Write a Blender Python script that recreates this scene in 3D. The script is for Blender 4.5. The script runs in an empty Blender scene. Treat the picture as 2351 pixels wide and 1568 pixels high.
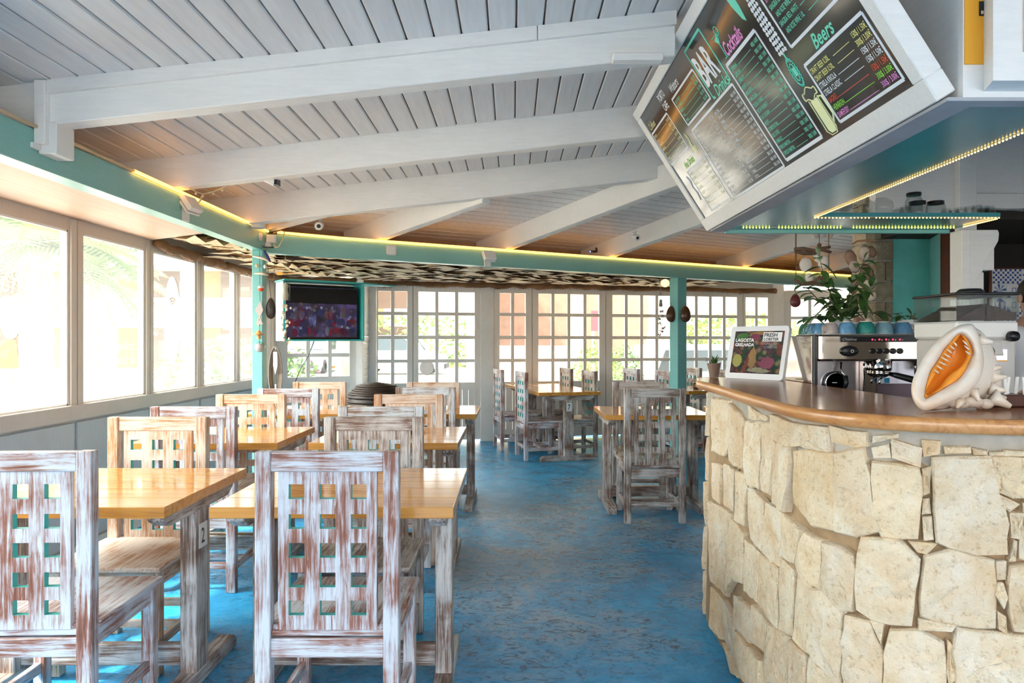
import bpy, bmesh, math, random
from mathutils import Vector, Matrix
random.seed(7)
R = random.random
def U(a, b): return a + (b-a)*random.random()
PI = math.pi
sc = bpy.context.scene
col = sc.collection

# ------------------------------------------------------------------ camera, world, sun, exposure
cam_d = bpy.data.cameras.new('camera'); cam_d.lens = 24; cam_d.sensor_width = 36; cam_d.clip_end = 300
cam = bpy.data.objects.new('camera', cam_d); col.objects.link(cam)
cam.location = (0, 0, 1.35); cam.rotation_euler = (PI/2, 0, 0); sc.camera = cam
w = bpy.data.worlds.new('world'); sc.world = w; w.use_nodes = True
nt = w.node_tree; nt.nodes.clear()
sky = nt.nodes.new('ShaderNodeTexSky'); sky.sky_type = 'NISHITA'; sky.sun_disc = False
sky.sun_elevation = math.radians(48); sky.sun_rotation = math.radians(250)
sky.air_density = 1.0; sky.dust_density = 3.0; sky.ozone_density = 1.0
hs = nt.nodes.new('ShaderNodeHueSaturation'); hs.inputs['Saturation'].default_value = 0.16
bg = nt.nodes.new('ShaderNodeBackground'); bg.inputs['Strength'].default_value = 0.95
wo = nt.nodes.new('ShaderNodeOutputWorld')
nt.links.new(sky.outputs[0], hs.inputs['Color']); nt.links.new(hs.outputs[0], bg.inputs[0]); nt.links.new(bg.outputs[0], wo.inputs[0])
sun_d = bpy.data.lights.new('sun', 'SUN'); sun_d.energy = 4.6; sun_d.angle = math.radians(1.0); sun_d.color = (1.0, 0.93, 0.82)
sun = bpy.data.objects.new('sun', sun_d); col.objects.link(sun)
sun.rotation_euler = Vector((-0.55, -0.35, 0.95)).to_track_quat('Z', 'Y').to_euler()
vs = sc.view_settings; vs.view_transform = 'Standard'; vs.look = 'None'; vs.gamma = 1.0; vs.use_curve_mapping = False
vs.exposure = 1.12
sc.cycles.max_bounces = 10; sc.cycles.diffuse_bounces = 5; sc.cycles.transparent_max_bounces = 24
sc.cycles.sample_clamp_indirect = 8.0
sc.cycles.use_denoising = True

F = 1567.3
def P(px, py, Y):            # world point at depth Y that the photograph shows at pixel (px, py)
    return Vector(((px-1175.5)/F*Y, Y, 1.35-(py-784)/F*Y))

# ------------------------------------------------------------------ materials
MATS = {}
def nm(name):
    m = bpy.data.materials.new(name); m.use_nodes = True; t = m.node_tree
    return m, t, t.nodes['Principled BSDF']
def nd(t, typ, **kw):
    n = t.nodes.new(typ)
    for k, v in kw.items():
        if k in n.inputs: n.inputs[k].default_value = v
        else: setattr(n, k, v)
    return n
def c4(c): return (c[0], c[1], c[2], 1)
def ramp(t, src, stops):
    r = t.nodes.new('ShaderNodeValToRGB'); e = r.color_ramp.elements
    while len(e) < len(stops): e.new(0.5)
    for i, (p, c) in enumerate(stops): e[i].position = p; e[i].color = c4(c)
    t.links.new(src, r.inputs[0]); return r.outputs[0]
def coords(t, scale=(1, 1, 1), rnd=True, kind='Object'):
    tc = t.nodes.new('ShaderNodeTexCoord'); mp = t.nodes.new('ShaderNodeMapping'); mp.inputs['Scale'].default_value = scale
    if rnd:
        oi = t.nodes.new('ShaderNodeObjectInfo'); mu = nd(t, 'ShaderNodeMath', operation='MULTIPLY'); mu.inputs[1].default_value = 37.0
        t.links.new(oi.outputs['Random'], mu.inputs[0]); ad = nd(t, 'ShaderNodeVectorMath', operation='ADD')
        t.links.new(tc.outputs[kind], ad.inputs[0]); t.links.new(mu.outputs[0], ad.inputs[1]); t.links.new(ad.outputs[0], mp.inputs[0])
    else: t.links.new(tc.outputs[kind], mp.inputs[0])
    return mp.outputs[0]
def noise(t, vec, scale, detail=4, rough=0.6, dist=0.0):
    n = nd(t, 'ShaderNodeTexNoise', Scale=scale, Detail=detail, Roughness=rough, Distortion=dist)
    t.links.new(vec, n.inputs['Vector']); return n.outputs['Fac']
def mixc(t, fac, a, b, mode='MIX'):
    m = t.nodes.new('ShaderNodeMix'); m.data_type = 'RGBA'; m.blend_type = mode
    for sock, v in ((m.inputs[0], fac), (m.inputs[6], a), (m.inputs[7], b)):
        if isinstance(v, (int, float)): sock.default_value = v
        elif isinstance(v, tuple): sock.default_value = c4(v)
        else: t.links.new(v, sock)
    return m.outputs[2]
def bump(t, h, strength, dist, bs):
    b = nd(t, 'ShaderNodeBump', Strength=strength, Distance=dist); t.links.new(h, b.inputs['Height']); t.links.new(b.outputs[0], bs.inputs['Normal'])
def plain(name, c, rough=0.5, metal=0.0, spec=0.5, var=0.0, em=None, ems=0.0, coat=0.0, bmp=0.0, bs=60, trans=0.0, ior=1.45):
    if name in MATS: return MATS[name]
    m, t, b = nm(name)
    b.inputs['Base Color'].default_value = c4(c); b.inputs['Roughness'].default_value = rough; b.inputs['Metallic'].default_value = metal
    b.inputs['Specular IOR Level'].default_value = spec; b.inputs['Coat Weight'].default_value = coat; b.inputs['Coat Roughness'].default_value = 0.08
    b.inputs['Transmission Weight'].default_value = trans; b.inputs['IOR'].default_value = ior
    if var > 0:
        v = coords(t); f = noise(t, v, 5, 5, 0.65)
        lo = tuple(x*(1-var) for x in c); hi = tuple(min(1, x*(1+var*0.6)) for x in c)
        t.links.new(ramp(t, f, [(0.3, lo), (0.7, hi)]), b.inputs['Base Color'])
    if bmp > 0:
        v = coords(t); bump(t, noise(t, v, bs, 5, 0.6), bmp, 0.004, b)
    if em: b.inputs['Emission Color'].default_value = c4(em); b.inputs['Emission Strength'].default_value = ems
    MATS[name] = m; return m
def painted(name, c, under, amt=0.35, grain=(1, 1, 1), rough=0.5, knots=False):
    "paint over wood, worn through in streaks along the grain"
    m, t, b = nm(name); v = coords(t, grain)
    s = noise(t, v, 9, 6, 0.7, 0.3); v2 = coords(t, (1, 1, 1)); p = noise(t, v2, 3.0, 4, 0.6)
    ad = nd(t, 'ShaderNodeMath', operation='ADD'); t.links.new(s, ad.inputs[0]); t.links.new(p, ad.inputs[1])
    ml = nd(t, 'ShaderNodeMath', operation='MULTIPLY'); ml.inputs[1].default_value = 0.5; t.links.new(ad.outputs[0], ml.inputs[0])
    cA = tuple(x*0.88 for x in c)
    t.links.new(ramp(t, ml.outputs[0], [(amt-0.05, under), (amt+0.02, cA), (0.62, c)]), b.inputs['Base Color'])
    b.inputs['Roughness'].default_value = rough
    bump(t, s, 0.25, 0.002, b); MATS[name] = m; return m
def washed(name, axis, white, brown, amt):
    "limed wood: white wash brushed over brown wood, streaks along one axis"
    sc_ = {'x': (1.4, 26, 26), 'y': (26, 1.4, 26), 'z': (26, 26, 1.4)}[axis]
    m, t, b = nm(name); v = coords(t, sc_)
    s = noise(t, v, 3.2, 6, 0.75, 0.6); v2 = coords(t, (1, 1, 1)); p = noise(t, v2, 6.0, 3, 0.5, 0.4)
    k = nd(t, 'ShaderNodeMath', operation='MULTIPLY'); k.inputs[1].default_value = 0.62; t.links.new(s, k.inputs[0])
    k2 = nd(t, 'ShaderNodeMath', operation='MULTIPLY_ADD'); k2.inputs[1].default_value = 0.38; t.links.new(p, k2.inputs[0]); t.links.new(k.outputs[0], k2.inputs[2])
    mid = tuple((a+c)/2 for a, c in zip(white, brown)); dk = tuple(x*0.55 for x in brown)
    t.links.new(ramp(t, k2.outputs[0], [(amt-0.13, dk), (amt-0.055, brown), (amt+0.005, mid), (amt+0.07, white)]), b.inputs['Base Color'])
    b.inputs['Roughness'].default_value = 0.42; b.inputs['Specular IOR Level'].default_value = 0.45
    bump(t, s, 0.35, 0.002, b); MATS[name] = m; return m

WB = [((0.62, 0.65, 0.70), (0.30, 0.12, 0.075), 0.485), ((0.66, 0.68, 0.70), (0.27, 0.14, 0.08), 0.475), ((0.70, 0.61, 0.53), (0.46, 0.23, 0.10), 0.475), ((0.60, 0.58, 0.56), (0.20, 0.12, 0.085), 0.50)]
for i, (a, b_, am) in enumerate(WB):
    for ax in 'xyz': washed('limed_%d_%s' % (i, ax), ax, a, b_, am)
def honey(name, axis='x', base=((0.48, 0.19, 0.03), (0.66, 0.30, 0.06), (0.74, 0.38, 0.10)), rough=0.16, coat=0.5):
    sc_ = {'x': (0.7, 12, 12), 'y': (12, 0.7, 12)}[axis]
    m, t, b = nm(name); v = coords(t, sc_); s = noise(t, v, 2.5, 5, 0.6, 1.2)
    c = ramp(t, s, [(0.3, base[0]), (0.5, base[1]), (0.72, base[2])])
    vv = coords(t, (2.2, 9, 9) if axis == 'x' else (9, 2.2, 9)); vo = nd(t, 'ShaderNodeTexVoronoi', Scale=1.6); t.links.new(vv, vo.inputs['Vector'])
    kn = ramp(t, vo.outputs['Distance'], [(0.03, (1, 1, 1)), (0.09, (0, 0, 0))])
    t.links.new(mixc(t, kn, c, (0.16, 0.06, 0.02)), b.inputs['Base Color'])
    b.inputs['Roughness'].default_value = rough; b.inputs['Coat Weight'].default_value = coat; b.inputs['Coat Roughness'].default_value = 0.1
    bump(t, noise(t, coords(t), 14, 3), 0.06, 0.004, b); MATS[name] = m; return m
M_top = honey('honey_pine', 'x')
M_counter = honey('counter_wood', 'y', ((0.22, 0.07, 0.02), (0.36, 0.13, 0.04), (0.46, 0.19, 0.07)), 0.25, 0.2)
M_counter_edge = honey('counter_edge_wood', 'y', ((0.40, 0.15, 0.04), (0.55, 0.25, 0.075), (0.62, 0.31, 0.11)), 0.3, 0.3)

M_white = painted('white_paint', (0.86, 0.83, 0.79), (0.68, 0.64, 0.59), 0.30, (1, 9, 9), 0.45)
M_white_y = painted('white_paint_long', (0.81, 0.79, 0.76), (0.64, 0.61, 0.57), 0.30, (9, 1, 9), 0.38)
M_rafter = painted('rafter_paint', (0.85, 0.83, 0.79), (0.66, 0.62, 0.57), 0.30, (1, 9, 9), 0.45)
M_frame_backlit = painted('backlit_frame_paint', (0.60, 0.53, 0.47), (0.48, 0.41, 0.35), 0.32, (9, 9, 1), 0.4)  # same frame paint, darkened in colour to suggest backlight
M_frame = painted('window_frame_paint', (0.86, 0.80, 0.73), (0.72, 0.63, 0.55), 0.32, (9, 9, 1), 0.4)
M_lower = painted('lower_panel_paint', (0.50, 0.53, 0.55), (0.42, 0.45, 0.47), 0.32, (9, 9, 1), 0.4)
M_teal = painted('teal_paint', (0.20, 0.52, 0.49), (0.14, 0.40, 0.37), 0.33, (1, 1, 9), 0.42)
M_teal_b = painted('teal_beam_paint', (0.23, 0.50, 0.45), (0.15, 0.37, 0.33), 0.33, (1.5, 1.5, 9), 0.35)
M_teal_w = plain('teal_wall_paint', (0.16, 0.55, 0.52), 0.6, var=0.12)
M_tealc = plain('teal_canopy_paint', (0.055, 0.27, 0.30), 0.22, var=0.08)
M_hole = plain('teal_hole_edge', (0.10, 0.50, 0.46), 0.5)
M_ply = honey('soffit_plywood', 'y', ((0.46, 0.27, 0.175), (0.52, 0.33, 0.225), (0.57, 0.38, 0.27)), 0.5, 0.0)
M_black = plain('black_plastic', (0.012, 0.012, 0.014), 0.3)
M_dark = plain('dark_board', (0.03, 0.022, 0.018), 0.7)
M_wplastic = plain('white_plastic', (0.78, 0.76, 0.72), 0.35)
M_brown = plain('dark_brown_wood', (0.10, 0.025, 0.012), 0.35, var=0.4)
M_steel = plain('polished_steel', (0.60, 0.53, 0.47), 0.10, 1.0)
M_steel2 = plain('brushed_steel', (0.50, 0.47, 0.50), 0.27, 1.0, bmp=0.05)
M_chrome = plain('chrome', (0.8, 0.8, 0.8), 0.05, 1.0)
M_led = plain('warm_led_tube', (1, 0.6, 0.2), 0.5, em=(1.0, 0.40, 0.06), ems=3.2)
M_ledb = plain('warm_led_bead', (1, 0.8, 0.3), 0.5, em=(1.0, 0.58, 0.14), ems=2.6)
M_ledg = plain('yellow_led_bead', (0.9, 1, 0.3), 0.5, em=(0.80, 0.90, 0.10), ems=2.2)
M_joint = plain('brown_joint_mortar', (0.40, 0.27, 0.15), 0.9, var=0.4, bmp=0.8, bs=70)  # dark brown mortar filling the joints between the stones
M_mortar = plain('mortar', (0.46, 0.42, 0.35), 0.9, var=0.3, bmp=0.8, bs=70)
M_cable = plain('cream_cable', (0.70, 0.55, 0.35), 0.5)
M_string = plain('brown_string', (0.12, 0.08, 0.05), 0.8)
M_leaf = plain('leaf_green', (0.055, 0.13, 0.03), 0.4, var=0.5)
M_leafv = plain('leaf_pale_green', (0.22, 0.30, 0.12), 0.4, var=0.5)
M_drift = plain('driftwood', (0.16, 0.09, 0.055), 0.8, var=0.4, bmp=0.4)
M_shell = plain('pale_shell', (0.72, 0.58, 0.46), 0.4, var=0.35, bmp=0.3)
M_wicker = plain('dark_wicker', (0.045, 0.028, 0.02), 0.5, var=0.3)
M_coco = plain('polished_coconut', (0.10, 0.045, 0.022), 0.22, var=0.5)

def glass(name, tint=(1, 1, 1), haze=0.0):
    m = bpy.data.materials.new(name); m.use_nodes = True; t = m.node_tree; t.nodes.clear()
    tr = nd(t, 'ShaderNodeBsdfTransparent'); tr.inputs[0].default_value = c4(tint)
    gl = nd(t, 'ShaderNodeBsdfGlossy'); gl.inputs['Roughness'].default_value = 0.02
    fr = nd(t, 'ShaderNodeFresnel', IOR=1.45); mx = t.nodes.new('ShaderNodeMixShader')
    ge = t.nodes.new('ShaderNodeNewGeometry'); iv = nd(t, 'ShaderNodeMath', operation='SUBTRACT'); iv.inputs[0].default_value = 1.0; t.links.new(ge.outputs['Backfacing'], iv.inputs[1])
    fm = nd(t, 'ShaderNodeMath', operation='MULTIPLY'); t.links.new(fr.outputs[0], fm.inputs[0]); t.links.new(iv.outputs[0], fm.inputs[1])
    t.links.new(fm.outputs[0], mx.inputs[0]); t.links.new(tr.outputs[0], mx.inputs[1]); t.links.new(gl.outputs[0], mx.inputs[2])
    out = t.nodes.new('ShaderNodeOutputMaterial'); last = mx
    if haze:
        tl = nd(t, 'ShaderNodeBsdfTranslucent'); tl.inputs[0].default_value = (0.95, 0.95, 0.92, 1)
        m2 = t.nodes.new('ShaderNodeMixShader'); m2.inputs[0].default_value = haze
        t.links.new(mx.outputs[0], m2.inputs[1]); t.links.new(tl.outputs[0], m2.inputs[2]); last = m2
    t.links.new(last.outputs[0], out.inputs[0]); MATS[name] = m; return m
M_glass = glass('window_glass', (0.90, 0.91, 0.89), 0.02)
M_glass_h = glass('hazy_window_glass', (0.93, 0.95, 0.92), 0.03)
M_clear = glass('clear_glass', (0.86, 0.88, 0.88))

# ceiling planks
m, t, b = nm('ceiling_plank_paint'); oi = t.nodes.new('ShaderNodeObjectInfo')
cr = ramp(t, oi.outputs['Random'], [(0.0, (0.70, 0.68, 0.66)), (0.5, (0.76, 0.745, 0.73)), (1.0, (0.80, 0.785, 0.77))])
f = noise(t, coords(t, (14, 1.2, 14)), 3, 5, 0.6)
t.links.new(mixc(t, 0.35, cr, ramp(t, f, [(0.3, (0.62, 0.58, 0.56)), (0.65, (0.85, 0.83, 0.82))])), b.inputs['Base Color'])
b.inputs['Roughness'].default_value = 0.36; bump(t, f, 0.15, 0.002, b); M_plank = m

# floor paint
m, t, b = nm('worn_blue_floor_paint'); v = coords(t, (1, 1, 1), False)
n1 = noise(t, v, 0.9, 6, 0.65, 0.4); n2 = noise(t, v, 3.5, 8, 0.72, 0.8); n3 = noise(t, v, 26, 8, 0.75, 1.5)
base = ramp(t, n2, [(0.3, (0.012, 0.25, 0.55)), (0.5, (0.02, 0.36, 0.72)), (0.72, (0.09, 0.46, 0.80))])
gray = ramp(t, n3, [(0.36, (0.035, 0.05, 0.065)), (0.5, (0.17, 0.19, 0.21)), (0.64, (0.46, 0.44, 0.42))])
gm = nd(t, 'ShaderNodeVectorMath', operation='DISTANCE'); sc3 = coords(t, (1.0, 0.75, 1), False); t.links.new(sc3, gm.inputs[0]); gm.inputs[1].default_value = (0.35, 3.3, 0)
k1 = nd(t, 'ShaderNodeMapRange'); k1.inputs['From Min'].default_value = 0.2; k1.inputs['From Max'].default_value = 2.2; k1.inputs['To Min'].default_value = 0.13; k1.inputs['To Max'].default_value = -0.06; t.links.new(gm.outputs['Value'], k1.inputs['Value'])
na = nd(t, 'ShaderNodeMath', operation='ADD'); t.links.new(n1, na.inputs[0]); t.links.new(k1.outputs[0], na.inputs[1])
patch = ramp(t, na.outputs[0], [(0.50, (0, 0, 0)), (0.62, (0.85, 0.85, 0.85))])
n6 = noise(t, coords(t, (1.0, 1.6, 1), False), 11, 9, 0.8, 2.2)
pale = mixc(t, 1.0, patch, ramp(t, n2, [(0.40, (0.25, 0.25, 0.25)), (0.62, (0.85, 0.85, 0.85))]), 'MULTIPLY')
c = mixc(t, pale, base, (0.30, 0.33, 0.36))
wide = ramp(t, na.outputs[0], [(0.42, (0.12, 0.12, 0.12)), (0.58, (1, 1, 1))])
dk = mixc(t, 1.0, wide, ramp(t, n6, [(0.42, (0.85, 0.85, 0.85)), (0.49, (0, 0, 0))]), 'MULTIPLY')
c = mixc(t, dk, c, (0.006, 0.045, 0.085))
sx = coords(t, (2.0, 6.0, 1), False); n4 = noise(t, sx, 7, 7, 0.8, 2.5)
scr = ramp(t, n4, [(0.35, (0.85, 0.85, 0.85)), (0.405, (0, 0, 0))])
c = mixc(t, scr, c, (0.01, 0.06, 0.10))
t.links.new(c, b.inputs['Base Color'])
t.links.new(ramp(t, n2, [(0.3, (0.10, 0.10, 0.10)), (0.7, (0.28, 0.28, 0.28))]), b.inputs['Roughness'])
b.inputs['Specular IOR Level'].default_value = 0.5
bump(t, n6, 0.5, 0.008, b); M_floor = m

# stone
def stone(name, a, b2, c3, scale=9):
    m, t, b = nm(name); v = coords(t); n1 = noise(t, v, scale, 7, 0.7, 0.3); n2 = noise(t, v, 60, 5, 0.7)
    oi = t.nodes.new('ShaderNodeObjectInfo')
    c = ramp(t, n1, [(0.28, a), (0.5, b2), (0.72, c3)])
    tint = ramp(t, oi.outputs['Random'], [(0.0, (1.0, 0.93, 0.82)), (0.5, (1.0, 1.0, 1.0)), (1.0, (0.92, 0.87, 0.82))])
    c = mixc(t, 1.0, c, tint, 'MULTIPLY')
    ck = ramp(t, n2, [(0.33, (0.75, 0.68, 0.58)), (0.45, (1, 1, 1))]); c = mixc(t, 1.0, c, ck, 'MULTIPLY')
    t.links.new(c, b.inputs['Base Color']); b.inputs['Roughness'].default_value = 0.85
    n5 = noise(t, v, 4.0, 4, 0.6, 0.8); c = mixc(t, 0.55, c, mixc(t, 1.0, c, ramp(t, n5, [(0.35, (0.90, 0.76, 0.58)), (0.5, (1.0, 0.98, 0.95)), (0.66, (1.12, 1.12, 1.10))]), 'MULTIPLY')); t.links.new(c, b.inputs['Base Color'])
    ad = nd(t, 'ShaderNodeMath', operation='ADD'); t.links.new(n1, ad.inputs[0]); t.links.new(n2, ad.inputs[1])
    bump(t, ad.outputs[0], 0.85, 0.016, b); MATS[name] = m; return m
M_stone = stone('cream_limestone', (0.76, 0.57, 0.35), (0.87, 0.73, 0.53), (0.92, 0.85, 0.73))
M_stone_shade = stone('shaded_pillar_stone', (0.20, 0.17, 0.12), (0.33, 0.29, 0.21), (0.42, 0.38, 0.30), 14)  # darker copy of the pillar stone, shade put into its colour
M_thatch = None
m, t, b = nm('dry_palm_leaf'); v = coords(t, (1, 1, 1)); n1 = noise(t, v, 13, 7, 0.75, 2.5)
t.links.new(ramp(t, n1, [(0.34, (0.40, 0.25, 0.13)), (0.5, (0.66, 0.48, 0.29)), (0.68, (0.86, 0.71, 0.49))]), b.inputs['Base Color'])
b.inputs['Roughness'].default_value = 0.7; M_thatch = m
M_bark = plain('brown_bark', (0.22, 0.11, 0.05), 0.9, var=0.5, bmp=0.8, bs=40)

# ------------------------------------------------------------------ mesh helpers
class MB:
    def __init__(s): s.v = []; s.f = []; s.m = []
    def add(s, vs_, fs, mi=0):
        o = len(s.v); s.v += [tuple(x) for x in vs_]; s.f += [tuple(i+o for i in q) for q in fs]; s.m += [mi]*len(fs); return s
    def box(s, a, b, mi=0, M=None):
        x0, y0, z0 = a; x1, y1, z1 = b
        vs_ = [(x0, y0, z0), (x1, y0, z0), (x1, y1, z0), (x0, y1, z0), (x0, y0, z1), (x1, y0, z1), (x1, y1, z1), (x0, y1, z1)]
        if M: vs_ = [M @ Vector(q) for q in vs_]
        return s.add(vs_, [(0, 3, 2, 1), (4, 5, 6, 7), (0, 1, 5, 4), (1, 2, 6, 5), (2, 3, 7, 6), (3, 0, 4, 7)], mi)
    def prism(s, pts, d, mi=0):      # closed polygon of 3-D points, pushed along d
        n = len(pts); pts = [Vector(q) for q in pts]; d = Vector(d)
        return s.add(pts+[q+d for q in pts], [tuple(range(n-1, -1, -1)), tuple(range(n, 2*n))]+[(i, (i+1) % n, n+(i+1) % n, n+i) for i in range(n)], mi)
    def tube(s, pts, r, n=8, mi=0, cap=True):
        pts = [Vector(q) for q in pts]; rs = r if isinstance(r, (list, tuple)) else [r]*len(pts); o = []; base = None
        for i, q in enumerate(pts):
            d = (pts[min(i+1, len(pts)-1)]-pts[max(i-1, 0)]).normalized()
            if base is None: base = d.orthogonal().normalized()
            base = (base-d*base.dot(d)); base = base.normalized() if base.length > 1e-6 else d.orthogonal().normalized()
            k = d.cross(base)
            o += [q+(base*math.cos(2*PI*j/n)+k*math.sin(2*PI*j/n))*rs[i] for j in range(n)]
        fs = [(i*n+j, i*n+(j+1) % n, (i+1)*n+(j+1) % n, (i+1)*n+j) for i in range(len(pts)-1) for j in range(n)]
        if cap: fs += [tuple(range(n-1, -1, -1)), tuple(range((len(pts)-1)*n, len(pts)*n))]
        return s.add(o, fs, mi)
    def lathe(s, prof, c=(0, 0, 0), n=20, mi=0, M=None, sx=1, sy=1):   # profile of (radius, z)
        o = [Vector((math.cos(2*PI*j/n)*r*sx, math.sin(2*PI*j/n)*r*sy, z)) for r, z in prof for j in range(n)]
        if M: o = [M @ q for q in o]
        o = [q+Vector(c) for q in o]
        fs = [(i*n+j, i*n+(j+1) % n, (i+1)*n+(j+1) % n, (i+1)*n+j) for i in range(len(prof)-1) for j in range(n)]
        if prof[0][0] > 1e-5: fs.append(tuple(range(n-1, -1, -1)))
        if prof[-1][0] > 1e-5: fs.append(tuple(range((len(prof)-1)*n, len(prof)*n)))
        return s.add(o, fs, mi)
def ball(c, r, M=None, sx=1, sy=1, n=14, k=8, mi=0):
    return MB().lathe([(max(1e-6, r*math.sin(PI*i/k)), -r*math.cos(PI*i/k)) for i in range(k+1)], c, n, mi, M, sx, sy)
def woff(p):
    v = Vector((0, 0, 0))
    while p is not None: v += p.location; p = p.parent
    return v
def build(name, mb, mats, parent=None, world=True, smooth=False, bevel=0, kind=None, label=None, weld=False):
    me = bpy.data.meshes.new(name); off = woff(parent) if (world and parent) else Vector((0, 0, 0))
    me.from_pydata([tuple(Vector(q)-off) for q in mb.v], [], mb.f)
    if not isinstance(mats, (list, tuple)): mats = [mats]
    for q in mats: me.materials.append(q)
    if any(mb.m): me.polygons.foreach_set('material_index', mb.m)
    bm = bmesh.new(); bm.from_mesh(me)
    if weld: bmesh.ops.remove_doubles(bm, verts=bm.verts, dist=1e-4)
    if bevel: bmesh.ops.bevel(bm, geom=bm.edges[:], offset=bevel, segments=1, affect='EDGES', profile=0.5)
    bmesh.ops.recalc_face_normals(bm, faces=bm.faces); bm.to_mesh(me); bm.free()
    if smooth: me.polygons.foreach_set('use_smooth', [True]*len(me.polygons))
    o = bpy.data.objects.new(name, me); col.objects.link(o)
    if parent: o.parent = parent
    if kind: o['kind'] = kind
    if label: o['label'] = label
    return o
def tag(o, label, cat, group=None, kind=None):
    o['label'] = label
    if cat: o['category'] = cat
    if group: o['group'] = group
    if kind: o['kind'] = kind
    return o
def thing(name, label, cat, loc=(0, 0, 0), rz=0, group=None, kind=None):
    o = bpy.data.objects.new(name, None); col.objects.link(o); o.location = loc; o.rotation_euler = (0, 0, rz); o.empty_display_size = 0.1
    return tag(o, label, cat, group, kind)
def dup(root, loc, rz, label, group=None):
    r = root.copy(); col.objects.link(r); r.location = loc; r.rotation_euler = (0, 0, rz); r['label'] = label
    if group: r['group'] = group
    for ch in list(root.children):
        c_ = ch.copy(); col.objects.link(c_); c_.parent = r
        for g in ch.children:
            d_ = g.copy(); col.objects.link(d_); d_.parent = c_
    return r
def text_mb(s, origin, ux, uy, size, condense=0.62, shear=0.0, align='LEFT', bold=0.0, res=2, mi=0, mb=None):
    cu = bpy.data.curves.new('t', 'FONT'); cu.body = s; cu.size = 1; cu.shear = shear; cu.align_x = align; cu.offset = bold; cu.resolution_u = res
    o = bpy.data.objects.new('t', cu); me = o.to_mesh(); mb = mb or MB()
    O = Vector(origin); ux = Vector(ux); uy = Vector(uy)
    mb.add([O+ux*(v_.co.x*size*condense)+uy*(v_.co.y*size) for v_ in me.vertices], [tuple(p_.vertices) for p_ in me.polygons], mi)
    o.to_mesh_clear(); bpy.data.objects.remove(o); bpy.data.curves.remove(cu); return mb

# ------------------------------------------------------------------ setting: floor, ground, walls
build('floor', MB().box((-2.8, -3.5, -0.12), (6.2, 9.75, 0)).prism([(-2.8, 9.7, -0.12), (6.2, 9.7, -0.12), (6.2, 10.9, -0.12), (0.5, 9.75, -0.12)], (0, 0, 0.12)), M_floor, kind='structure', label=None)['label'] = 'worn glossy blue painted concrete floor with dark scuffs'
m, t, b = nm('pale_paving'); v = coords(t, (1, 1, 1), False); n1 = noise(t, v, 0.6, 5); t.links.new(ramp(t, n1, [(0.3, (0.36, 0.34, 0.30)), (0.7, (0.50, 0.47, 0.42))]), b.inputs['Base Color']); b.inputs['Roughness'].default_value = 0.9
tag(build('pavement', MB().box((-90, -30, -0.3), (90, 120, -0.13)), m), 'pale sunlit pavement and street outside the windows', None, kind='structure')

XW = -2.73
def wall_obj(name, label): return thing(name, label, None, kind='structure')

# left wall: posts, five glazed openings, lower panels
wl = wall_obj('wall_left', 'left wall of tall fixed windows above grey panelled dado')
panes = [(0.95, 1.65), (1.80, 2.50), (2.64, 3.35), (3.49, 4.20), (4.34, 5.07), (5.19, 5.89), (6.04, 6.72), (6.84, 7.50)]
frames = MB(); zb, zt = 0.955, 2.035
edges = [-3.5]+[x for p_ in panes for x in p_]+[7.9]
for i in range(0, len(edges), 2):
    y0, y1 = edges[i], edges[i+1]
    zt_ = zt
    frames.box((XW-0.05, y0, zb-0.02), (XW, y1, 2.20))
    if y0 > 0: frames.box((XW, y0+0.012, zb-0.06), (XW+0.012, (y0+y1)/2-0.006, 2.11)); frames.box((XW, (y0+y1)/2+0.006, zb-0.06), (XW+0.012, y1-0.012, 2.11))
build('mullions', frames, M_frame_backlit, wl)
build('head_rail', MB().box((XW-0.05, -3.5, zt), (XW+0.004, 7.9, 2.20)), M_frame_backlit, wl)
build('sill_rail', MB().box((XW-0.06, -3.5, 0.86), (XW+0.02, 7.9, zb)), M_frame_backlit, wl, bevel=0.004)
lp = MB()
for i in range(0, len(edges)-1):
    pass
build('dado', MB().box((XW-0.05, -3.5, 0), (XW-0.01, 7.9, 0.87)), M_lower, wl)
for i, (y0, y1) in enumerate(panes):
    build('panel', MB().box((XW-0.012, y0-0.055, 0.085), (XW+0.006, y1+0.055, 0.845)), M_lower, wl, bevel=0.004)
bb = build('baseboard_left', MB().box((XW, -3.5, 0), (XW+0.018, 7.9, 0.07)), M_white_y, kind='structure'); bb['label'] = 'low cream baseboard along the window wall'
for i, (y0, y1) in enumerate(panes):
    wn = wall_obj('window_%d' % (i+1), ['fixed window pane on the left wall, out of view', 'second fixed window pane out of view', 'window pane nearest the left frame edge', 'large left window with palm behind it', 'left window with reversed lunch or dinner lettering', 'left window with oval surfboard sticker', 'left window with pink oleander behind it', 'last left window beside the teal corner post'][i])
    build('pane', MB().box((XW-0.03, y0-0.005, zb-0.005), (XW-0.024, y1+0.005, zt+0.005)), M_glass_h, wn)
    fb = MB()
    for (a, b2) in (((XW-0.022, y0, zb), (XW-0.002, y0+0.012, zt)), ((XW-0.022, y1-0.012, zb), (XW-0.002, y1, zt)), ((XW-0.022, y0, zb), (XW-0.002, y1, zb+0.012)), ((XW-0.022, y0, zt-0.012), (XW-0.002, y1, zt))): fb.box(a, b2)
    build('bead', fb, M_wplastic, wn)
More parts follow.
